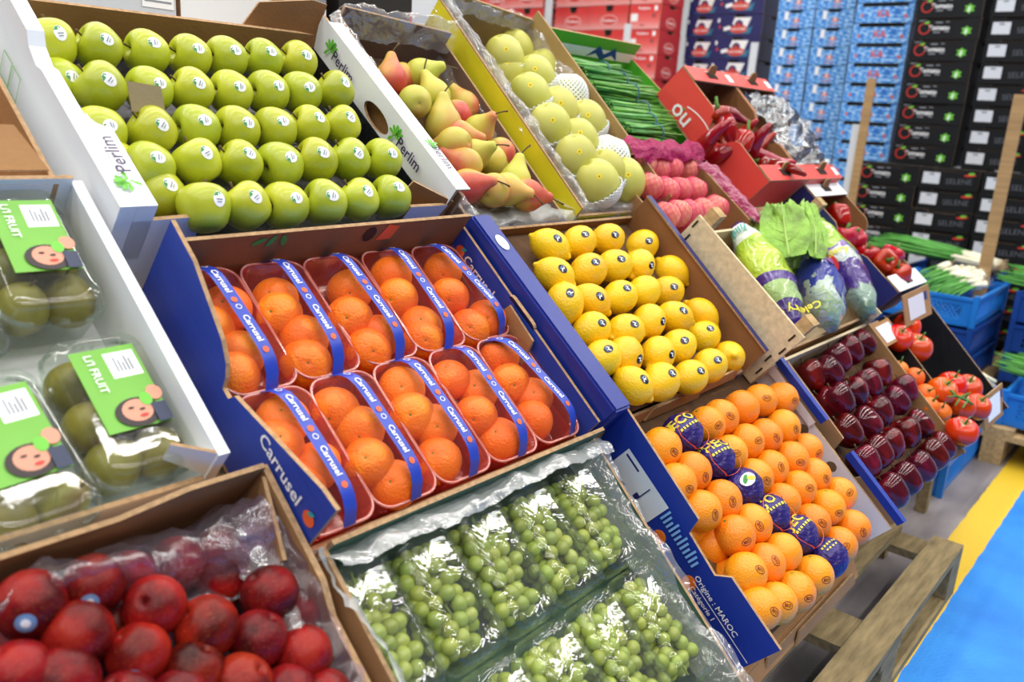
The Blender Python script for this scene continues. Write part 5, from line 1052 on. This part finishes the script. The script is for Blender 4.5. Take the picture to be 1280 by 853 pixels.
# ------------------------------------------------------------------ blue plastic crates with onions (right)
def blue_crate_parts(m_, W=.6, D=.4, H=.125):
    parts = []
    q = MB(); q.box((0, 0, 0), (W, D, .006)); parts.append(('base', q.mesh('base', [m_])))
    q = MB()
    for a, b in (((-.008, -.008, H-.014), (W+.008, .006, H)), ((-.008, D-.006, H-.014), (W+.008, D+.008, H)), ((-.008, .006, H-.014), (.006, D-.006, H)), ((W-.006, .006, H-.014), (W+.008, D-.006, H))): q.box(a, b)
    parts.append(('rim', q.mesh('rim', [m_])))
    for ax in range(4):
        q = MB(); L_ = W if ax < 2 else D; h0, h1 = .006, H-.014
        def bar(a, b, t=.0025):
            for s in (0,):
                p0 = Vector((a[0], 0, a[1])); p1 = Vector((b[0], 0, b[1])); q.tube([p0, p1], .0024, 4, caps=False)
        q.box((0, -.002, h0), (L_, .002, h0+.022)); q.box((0, -.002, h1-.02), (L_, .002, h1)); q.box((0, -.003, h0), (.05, .003, h1)); q.box((L_-.05, -.003, h0), (L_, .003, h1)); q.box((L_/2-.012, -.003, h0), (L_/2+.012, .003, h1))
        x = .05
        while x < L_-.06:
            bar((x, h0+.02), (x+.055, h1-.018)); bar((x+.055, h0+.02), (x, h1-.018)); x += .0185
        M = {0: Matrix.Translation((0, .001, 0)), 1: Matrix.Translation((0, D-.001, 0)), 2: Matrix.Translation((.001, 0, 0)) @ Matrix.Rotation(PI/2, 4, 'Z'), 3: Matrix.Translation((W-.001, 0, 0)) @ Matrix.Rotation(PI/2, 4, 'Z')}[ax]
        me = q.mesh('lattice_wall', [m_]); me.transform(M); parts.append(('lattice_wall', me))
    q = MB()
    for x in (0, W):
        for y in (0, D): q.box((x-.012, y-.012, H), (x+.012, y+.012, H+.012)); 
    for x, y in ((0, 0), (W, 0), (0, D), (W, D)):
        q2 = MB(); q2.box((-.011, -.011, .0), (.011, .011, H+.012)); me = q2.mesh('corner_post', [m_]); me.transform(Matrix.Translation((x, y, 0))); parts.append(('corner_post', me))
    return parts
BLUE1 = plain('bright_blue_plastic', '1E7AD2', .35, .06, 8); BLUE2 = plain('deep_blue_plastic', '12408E', .4, .06, 8)
BC = {1: blue_crate_parts(BLUE1), 2: blue_crate_parts(BLUE2)}
def blue_crate(loc, kind_, label, rz=0):
    t = thing('plastic_crate', label, 'crate', Matrix.Translation(loc) @ Matrix.Rotation(rz, 4, 'Z'), 'blue plastic crates')
    for n_, me in BC[kind_]: obj(n_, me, t)
    return t
for i in range(2): blue_crate((3.0, .54, .0+.138*i), 1, ['bright blue plastic crate standing on floor under the tomato crate', 'bright blue plastic crate stacked directly beneath the tomato crate'][i])
for i in range(2): blue_crate((3.9, .715, .146+.138*i), 2, ['deep blue plastic crate at the bottom under the white onions', 'deep blue plastic crate just below the crate of white onions'][i])
blue_crate((3.9, .715, .146+.276), 1, 'bright blue plastic crate full of white bulb onions')
for i in range(3): blue_crate((4.56, .80, .146+.138*i), 2, ['lowest deep blue crate in the stack behind the white onions', 'middle deep blue crate in the stack behind the white onions', 'deep blue crate holding long spring onions with rooty ends'][i])
for i in range(3): blue_crate((4.25, .22, .146+.138*i), 2, ['deep blue crate at bottom of the right hand stack', 'deep blue crate in the middle of the right hand stack', 'top deep blue crate of the right hand stack with green stalks'][i])
blue_crate((3.55, .09, .146), 1, 'bright blue crate of green onions low at the right edge')
pallet('pale wooden pallet under the low blue crate at right edge', Matrix.Translation((3.5, -.25, 0)), 1.3, .8, WOOD_NEW)
pallet('pale wooden pallet under the crate of white onions', Matrix.Translation((3.85, .66, 0)), 1.35, .6, WOOD_NEW)
OWH = plain('onion_white', 'E8E6CC', .45, .12, 20); ROOT = plain('onion_root', 'C8AE86', .8); GON2 = plain('fresh_green_stalk', '4E9A3A', .4, .35, 18, stretch=(1, 6, 6))
def onions(name, label, M, n, L_, w, seed, bulb=.0, green=.6, up=0, roots=True):
    rg = random.Random(seed); t = thing(name, label, 'onions', M); g = MB(); b = MB(); rt = MB()
    for i in range(n):
        y = rg.uniform(-w, w); z = rg.uniform(0, .035); x0 = rg.uniform(-.02, .02); dy = rg.uniform(-.05, .05); e = rg.uniform(.85, 1.1)*L_; zz = rg.uniform(-.01, .04)
        pts = [Vector((x0-e*t_, y+dy*t_*t_, z+zz*math.sin(t_*2)+up*t_)) for t_ in (0, .15, .3, .5, .75, 1)]
        g.tube(pts[2:], [.006, .0065, .006, .002], 6); b.tube(pts[:3], [.007+bulb, .0065+bulb*.6, .006], 7)
        if roots:
            for k in range(3): rt.tube([pts[0], pts[0]+Vector((.02+.02*rg.random(), rg.uniform(-.015, .015), rg.uniform(-.012, .02)))], [.0016, .0005], 4)
    obj('green_stalks', g.mesh('green_stalks', [GON2], True), t, kind='stuff'); obj('white_ends', b.mesh('white_ends', [OWH], True), t, kind='stuff')
    if roots: obj('roots', rt.mesh('roots', [ROOT], True), t, kind='stuff')
    return t
RY = Matrix.Rotation(PI/2, 4, 'Z')
onions('long_spring_onions', 'long spring onions lying with rooty ends to the right', Matrix.Translation((4.66, .80, .146+.276+.165)) @ Matrix.Rotation(-PI/2-.05, 4, 'Z'), 46, .58, .09, 3, .002, up=.03)
for k in range(3): onions('white_onion_bunch', 'bunch of white bulb onions, %s in the bright blue crate' % ('nearest', 'middle', 'farthest')[k], Matrix.Translation((4.18+.13*k, .80+.05*k, .146+.276+.15)) @ Matrix.Rotation(-.95+.15*k, 4, 'Z') @ Matrix.Rotation(-.25, 4, 'Y'), 34, .17, .11, 10+k, .009, up=-.05)
onions('green_stalk_bundle', 'green onion stalks on top of the right hand stack', Matrix.Translation((4.40, .25, .146+.276+.12)) @ Matrix.Rotation(-PI/2, 4, 'Z'), 40, .45, .1, 21, 0, roots=False, up=.04)
onions('green_stalk_bundle', 'green onion stalks in the low bright blue crate', Matrix.Translation((3.72, .12, .146+.115)) @ Matrix.Rotation(-PI/2-.1, 4, 'Z'), 46, .42, .12, 22, 0, roots=False, up=.06)
onions('green_stalk_bundle', 'green onion stalks poking out behind the tomato crate', Matrix.Translation((3.35, .55, .276+.02)) @ Matrix.Rotation(-PI/2-.2, 4, 'Z'), 40, .4, .12, 23, 0, roots=False, up=.10)

# ------------------------------------------------------------------ stacked cartons at the back of the hall
def notch_poly(w, h, nx0, nx1, nd): return [(0, 0), (w, 0), (w, h), (nx1, h), (nx1-.008, h-nd), (nx0+.008, h-nd), (nx0, h), (0, h)]
def carton_master(name, W, DX, H, facem, sidem, prints, notch, side_prints=()):
    """front faces -x, W wide along -y; origin at the front left bottom corner"""
    r = bpy.data.objects.new(name, None); C.objects.link(r); r.empty_display_size = .05; r['category'] = 'box'; g = .003
    q = MB(); q.box((.008, -W+.008, .001), (DX-.002, -.008, H-.0002)); obj('carton_body', q.mesh('carton_body', [plain('inside_shade_black', '17120E', .9)]), r)  # near-black body paints the shade seen through the carton notches
    panel('front_panel', r, (0, 0, 0), (0, -1, 0), (0, 0, 1), [(a+g/2 if a == 0 else a-g/2 if a == W else a, b) for a, b in notch_poly(W, H-g, *notch)], .006, (facem, KRAFT_D, KEDGE))
    panel('side_panel', r, (0.0065, -W+g/2, 0), (1, 0, 0), (0, 0, 1), notch_poly(DX-.007, H-g, DX*.35, DX*.65, .02), .006, (sidem, KRAFT_D, KEDGE))
    for sh, mm, nm in prints: flat(nm, sh, mm, r, face_mat((-.0003, 0, 0), (0, -1, 0), (0, 0, 1)), .001)
    for sh, mm, nm in side_prints: flat(nm, sh, mm, r, face_mat((0, -W+g/2-.0003, 0), (1, 0, 0), (0, 0, 1)), .001)
    return r
def stack(master, x, y, z0, n, H, txt, group, jitter=.004, rz=0, name='carton'):
    for i in range(n):
        o = master if not master.get('used') else copy_tree(master); master['used'] = 1
        o.matrix_basis = Matrix.Translation((x+rnd.uniform(-jitter, jitter), y+rnd.uniform(-jitter, jitter), z0+i*H)) @ Matrix.Rotation(rz, 4, 'Z')
        if 'used' in o and o is not master: del o['used']
        tag(o, txt % ('topmost' if i == n-1 else ORD[n-1-i]+' from top' if n-1-i < len(ORD) else 'low'), 'box', group)
def splash(x, y, s):
    return [(poly2([(x+s*(.9 if k % 2 else .5)*math.cos(2*PI*k/12), y+s*(.8 if k % 2 else .55)*math.sin(2*PI*k/12)) for k in range(12)]), 2), (poly2([(x-.3*s, y-.5*s), (x, y-.5*s), (x+.1*s, y+.3*s), (x-.1*s, y+.35*s)]), 1)]
BLKC = plain('black_printed_carton', '0F1115', .6, .1, 6, spec=.25); DIMG = plain('dim_grey_print', '5A5E68', .6)
HB = .111
tomf = [([(ring2(.03, .03, .005, 24, (.052, .055)), 0), (xf2(disc2(.014, .006, 10), .062, .085, .3), 2)], [RED_INK, WHITE, GREEN_INK, GREY_INK], 'ring_logo'), ([(xf2(text2('Tomato', .034, .02), .125, .058), 1), (rect2(.105, .082, .14, .088), 3), (rect2(.155, .086, .175, .09), 3), (rect2(.10, .032, .135, .038), 3), (rect2(.155, .036, .18, .042), 3), (rect2(.02, .093, .05, .097), 3)], [RED_INK, WHITE, GREEN_INK, GREY_INK], 'lettering'), (splash(.265, .042, .032), [RED_INK, WHITE, GREEN_INK, GREY_INK], 'emblem')]
selp = lambda: [([(rect2(.02, .025, .105, .085), 0), (rect2(.05, .07, .075, .08), 3)], [plain('label_paper', 'D4D8E0', .6), DIMG, GREEN_INK, GREY_INK], 'paper_label'), ([(xf2(text2('SELENE', .04, .0), .20, .045, .05), 0), (xf2(disc2(.03, .006, 12), .25, .082, .12), 1), (xf2(disc2(.016, .007, 12), .256, .091, .12), 2)], [DIMG, RED_INK, GREEN_INK], 'print')]
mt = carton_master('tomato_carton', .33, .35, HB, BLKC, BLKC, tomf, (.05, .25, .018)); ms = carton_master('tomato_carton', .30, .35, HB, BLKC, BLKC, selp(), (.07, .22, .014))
stack(mt, 5.15, 1.53, 1.042, 11, HB, 'black tomato carton with white lettering, %s, upper left stack', 'black tomato cartons', name='tomato_carton')
stack(ms, 5.17, 1.165, 1.042, 11, HB, 'black carton with white paper label, %s, upper middle stack', 'black tomato cartons')
stack(ms, 5.08, .855, 1.042, 11, HB, 'black carton with white paper label, %s, upper right stack', 'black tomato cartons')
stack(mt, 5.00, 1.655, .15, 8, HB, 'black tomato carton with white lettering, %s, lower left stack', 'black tomato cartons')
stack(ms, 5.00, 1.32, .15, 8, HB, 'black carton with white paper label, %s, lower middle stack', 'black tomato cartons')
stack(ms, 4.95, 1.0, .15, 8, HB, 'black carton with white paper label, %s, lower right stack', 'black tomato cartons')
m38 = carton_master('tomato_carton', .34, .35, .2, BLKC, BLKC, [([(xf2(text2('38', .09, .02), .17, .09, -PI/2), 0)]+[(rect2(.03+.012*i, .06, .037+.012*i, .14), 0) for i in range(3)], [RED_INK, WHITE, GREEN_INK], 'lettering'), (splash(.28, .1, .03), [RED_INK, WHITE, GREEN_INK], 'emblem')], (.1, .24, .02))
stack(m38, 4.85, .62, .15, 9, .2, 'black carton with red numbers, %s, far right stack', 'black tomato cartons with red numbers')
def lblue():
    m, nt, b = nodes('light_blue_printed_card'); L = nt.links
    n = N(nt, 'ShaderNodeTexNoise'); n.inputs['Scale'].default_value = 14; n.inputs['Detail'].default_value = 4; L.new(texco(nt, (3, 6, 1)), n.inputs['Vector'])
    L.new(ramp(nt, n.outputs[0], [(.36, lin('1F6ECB')), (.48, lin('3F90E0')), (.56, lin('8FC4F2')), (.70, lin('C8E0F6'))]), b.inputs['Base Color']); b.inputs['Roughness'].default_value = .5; return m
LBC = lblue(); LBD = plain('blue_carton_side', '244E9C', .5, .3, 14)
kaf = [([(xf2(text2('KA', .055, .02), .16, .048), 0), (xf2(disc2(.008, .01, 10), .04, .04), 0), (xf2(disc2(.009, .011, 10), .285, .035), 0), (disc2(.018, .018, 16, (.235, .06)), 1)], [plain('coral_ink', 'D85A50', .5), plain('mid_blue_ink', '2A74CC', .5)], 'print')]
lsf = [([(xf2(disc2(.022, .015, 14), .13, .045), 0), (xf2(text2('R', .03, .02), .13, .045), 1)]+[(disc2(.006, .006, 8, (.11+.02*i, .014)), 0) for i in range(3)]+[(rect2(.05, .05, .075, .1), 1)], [plain('pale_coral_ink', 'D0706C', .5), WHITE], 'print')]
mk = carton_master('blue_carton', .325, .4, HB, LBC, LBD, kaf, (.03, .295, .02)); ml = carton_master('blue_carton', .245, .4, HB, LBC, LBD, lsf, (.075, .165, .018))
stack(mk, 5.30, 1.915, .15, 19, HB, 'light blue carton with red lettering, %s, right stack', 'light blue cartons')
stack(ml, 5.50, 2.235, .15, 19, HB, 'light blue carton with small red oval, %s, middle stack', 'light blue cartons')
stack(ml, 5.50, 2.485, .15, 19, HB, 'light blue carton with small red oval, %s, left stack', 'light blue cartons')
NVB = plain('navy_printed_carton', '20215E', .5, .06, 5); NVD = plain('navy_carton_side_shaded', '1A1B4C', .5, .06, 5)  # side navy is the front navy darkened to paint shade on that face
def mount(x, sc_):
    f = lambda s: xf2(s, x, .0, 0, sc_)
    return [(f(poly2([(-.06, .085), (-.045, .125), (.075, .125), (.045, .05), (-.03, .06)])), 0), (f(disc2(.032, .035, 18, (-.012, .075))), 3), (f(poly2([(-.1, .02), (.075, .02), (.09, .07), (.05, .05), (-.02, .035)])), 1), (f(disc2(.065, .028, 24, (-.01, .05))), 2), (f(disc2(.012, .016, 12, (-.012, .078))), 2), (xf2(text2('LAG DAMA', .022*sc_, .015), x-.01*sc_, .05*sc_), 0)]
HM = .148
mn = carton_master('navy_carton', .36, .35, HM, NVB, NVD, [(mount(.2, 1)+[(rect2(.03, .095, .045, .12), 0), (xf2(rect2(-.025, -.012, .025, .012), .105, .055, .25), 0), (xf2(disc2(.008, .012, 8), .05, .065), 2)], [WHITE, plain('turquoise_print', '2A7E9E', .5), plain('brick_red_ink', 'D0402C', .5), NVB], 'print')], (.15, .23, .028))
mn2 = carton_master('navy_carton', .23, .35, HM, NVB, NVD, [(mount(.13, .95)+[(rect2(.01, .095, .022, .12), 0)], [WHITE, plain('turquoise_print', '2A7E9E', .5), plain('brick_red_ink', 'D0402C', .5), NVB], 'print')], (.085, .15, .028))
stack(mn, 5.62, 3.00, .15, 15, HM, 'dark blue carton with mountain logo, %s, right stack', 'dark blue cartons'); stack(mn2, 5.68, 3.24, .15, 15, HM, 'dark blue carton with mountain logo, %s, left stack', 'dark blue cartons')
HR = .165
def redface():
    m, nt, b = nodes('red_fading_print'); L = nt.links; sx = N(nt, 'ShaderNodeSeparateXYZ'); L.new(texco(nt), sx.inputs[0])
    mr = N(nt, 'ShaderNodeMapRange'); mr.inputs[1].default_value = 0; mr.inputs[2].default_value = HR; L.new(sx.outputs[1], mr.inputs[0])
    L.new(ramp(nt, mr.outputs[0], [(.0, lin('F0A8A4')), (.35, lin('E86A66')), (.75, lin('DC3A38'))]), b.inputs['Base Color']); b.inputs['Roughness'].default_value = .5; return m
RFM = redface(); RSD = plain('red_carton_side_shaded', 'C23038', .5, .06, 5)  # side red darkened to paint in the shade of the end face
ov = lambda x, y, s: [(xf2(disc2(.075*s, .038*s, 24), x, y), 0), (xf2(disc2(.066*s, .031*s, 24), x, y), 1), (xf2(text2('Paolitano', .030*s, .02), x, y), 2)]
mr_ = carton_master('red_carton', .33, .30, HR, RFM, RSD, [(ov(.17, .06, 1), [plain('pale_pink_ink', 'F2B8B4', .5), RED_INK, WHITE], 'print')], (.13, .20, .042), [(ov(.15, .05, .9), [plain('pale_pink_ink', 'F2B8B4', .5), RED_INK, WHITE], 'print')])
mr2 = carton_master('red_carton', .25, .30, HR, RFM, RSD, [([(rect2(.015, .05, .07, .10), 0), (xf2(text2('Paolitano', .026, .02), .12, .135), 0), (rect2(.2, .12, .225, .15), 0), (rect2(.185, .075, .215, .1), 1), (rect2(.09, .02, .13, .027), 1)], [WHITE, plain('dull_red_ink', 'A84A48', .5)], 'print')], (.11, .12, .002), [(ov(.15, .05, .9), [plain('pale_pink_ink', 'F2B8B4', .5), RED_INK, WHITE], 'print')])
stack(mr2, 5.30, 3.49, .15, 14, HR, 'red carton with white paper label, %s, corner stack', 'red cartons')
for j, (y, nm) in enumerate(((3.83, 'second'), (4.165, 'third'), (4.60, 'fourth'), (4.94, 'fifth'), (5.28, 'leftmost'))):
    stack(mr_, 5.30+.02*(j % 2), y, .15, 14, HR, 'red carton with oval logo, %s, '+nm+' stack', 'red cartons')
for lab, x, y, ww, dd in (('wooden pallet beneath the black tomato cartons', 4.93, .66, .75, 1.02), ('wooden pallet beneath the light blue cartons', 5.28, 1.69, .7, .82), ('wooden pallet beneath the dark blue cartons', 5.55, 2.56, .6, .72), ('wooden pallet beneath the red cartons', 5.2, 3.3, .5, 2.0), ('wooden pallet beneath the far right black cartons', 4.8, -.1, .6, .74)):
    pallet(lab, Matrix.Translation((x, y, .004)), ww, dd)
def post(name, label, a, b, w, d, mat, P=None):
    a, b = Vector(a), Vector(b); q = MB(); q.box((-w/2, -d/2, 0), (w/2, d/2, (b-a).length))
    q.box((-w/2-.002, -d/2-.002, .02), (w/2+.002, d/2+.002, .05)); tag(obj(name, q.mesh(name, [mat]), None, aim(a, b-a, (0, 1, 0))), label, 'post')
WPL = plain('white_edge_board', 'D8DCE0', .5); WTAN = wood('tan_edge_board', 'B08E62', .15)
def sight_x(x, y, X): d = RX*((x-640)/FPX)+DN*((y-426.5)/FPX)+FW; return EYE+d*(X/d.x)
for nm, lab, a, b, X, w_, mt_ in (('edge_board', 'white cardboard edge board in front of the red cartons', (779, 86), (788, 30), 5.15, .05, WPL), ('edge_board', 'white edge board at the corner of the dark blue cartons', (935, 105), (949, 53), 5.45, .05, WPL), ('edge_board', 'grey edge board between blue and red striped cartons', (683, 60), (687, -20), 5.2, .06, WPL),
        ('edge_board', 'tan edge board in front of the light blue cartons', (1066, 245), (1089, 98), 4.75, .045, WTAN), ('edge_board', 'grey edge board beside the tan one at light blue cartons', (1062, 235), (1061, 155), 4.78, .04, WPL), ('edge_board', 'tall tan edge board in front of the black cartons', (1237, 312), (1273, 118), 4.45, .055, WTAN)):
    pa, pb_ = sight_x(*a, X), sight_x(*b, X); pa2 = pa+(pa-pb_)*((pa.z-.16)/max(.05, (pb_-pa).z)); pa2 = Vector((pa.x, pa.y, .002)); post(nm, lab, pa2, Vector((pa.x, pa.y+ (pb_.y-pa.y)*.3, pb_.z)), w_, .012, mt_)
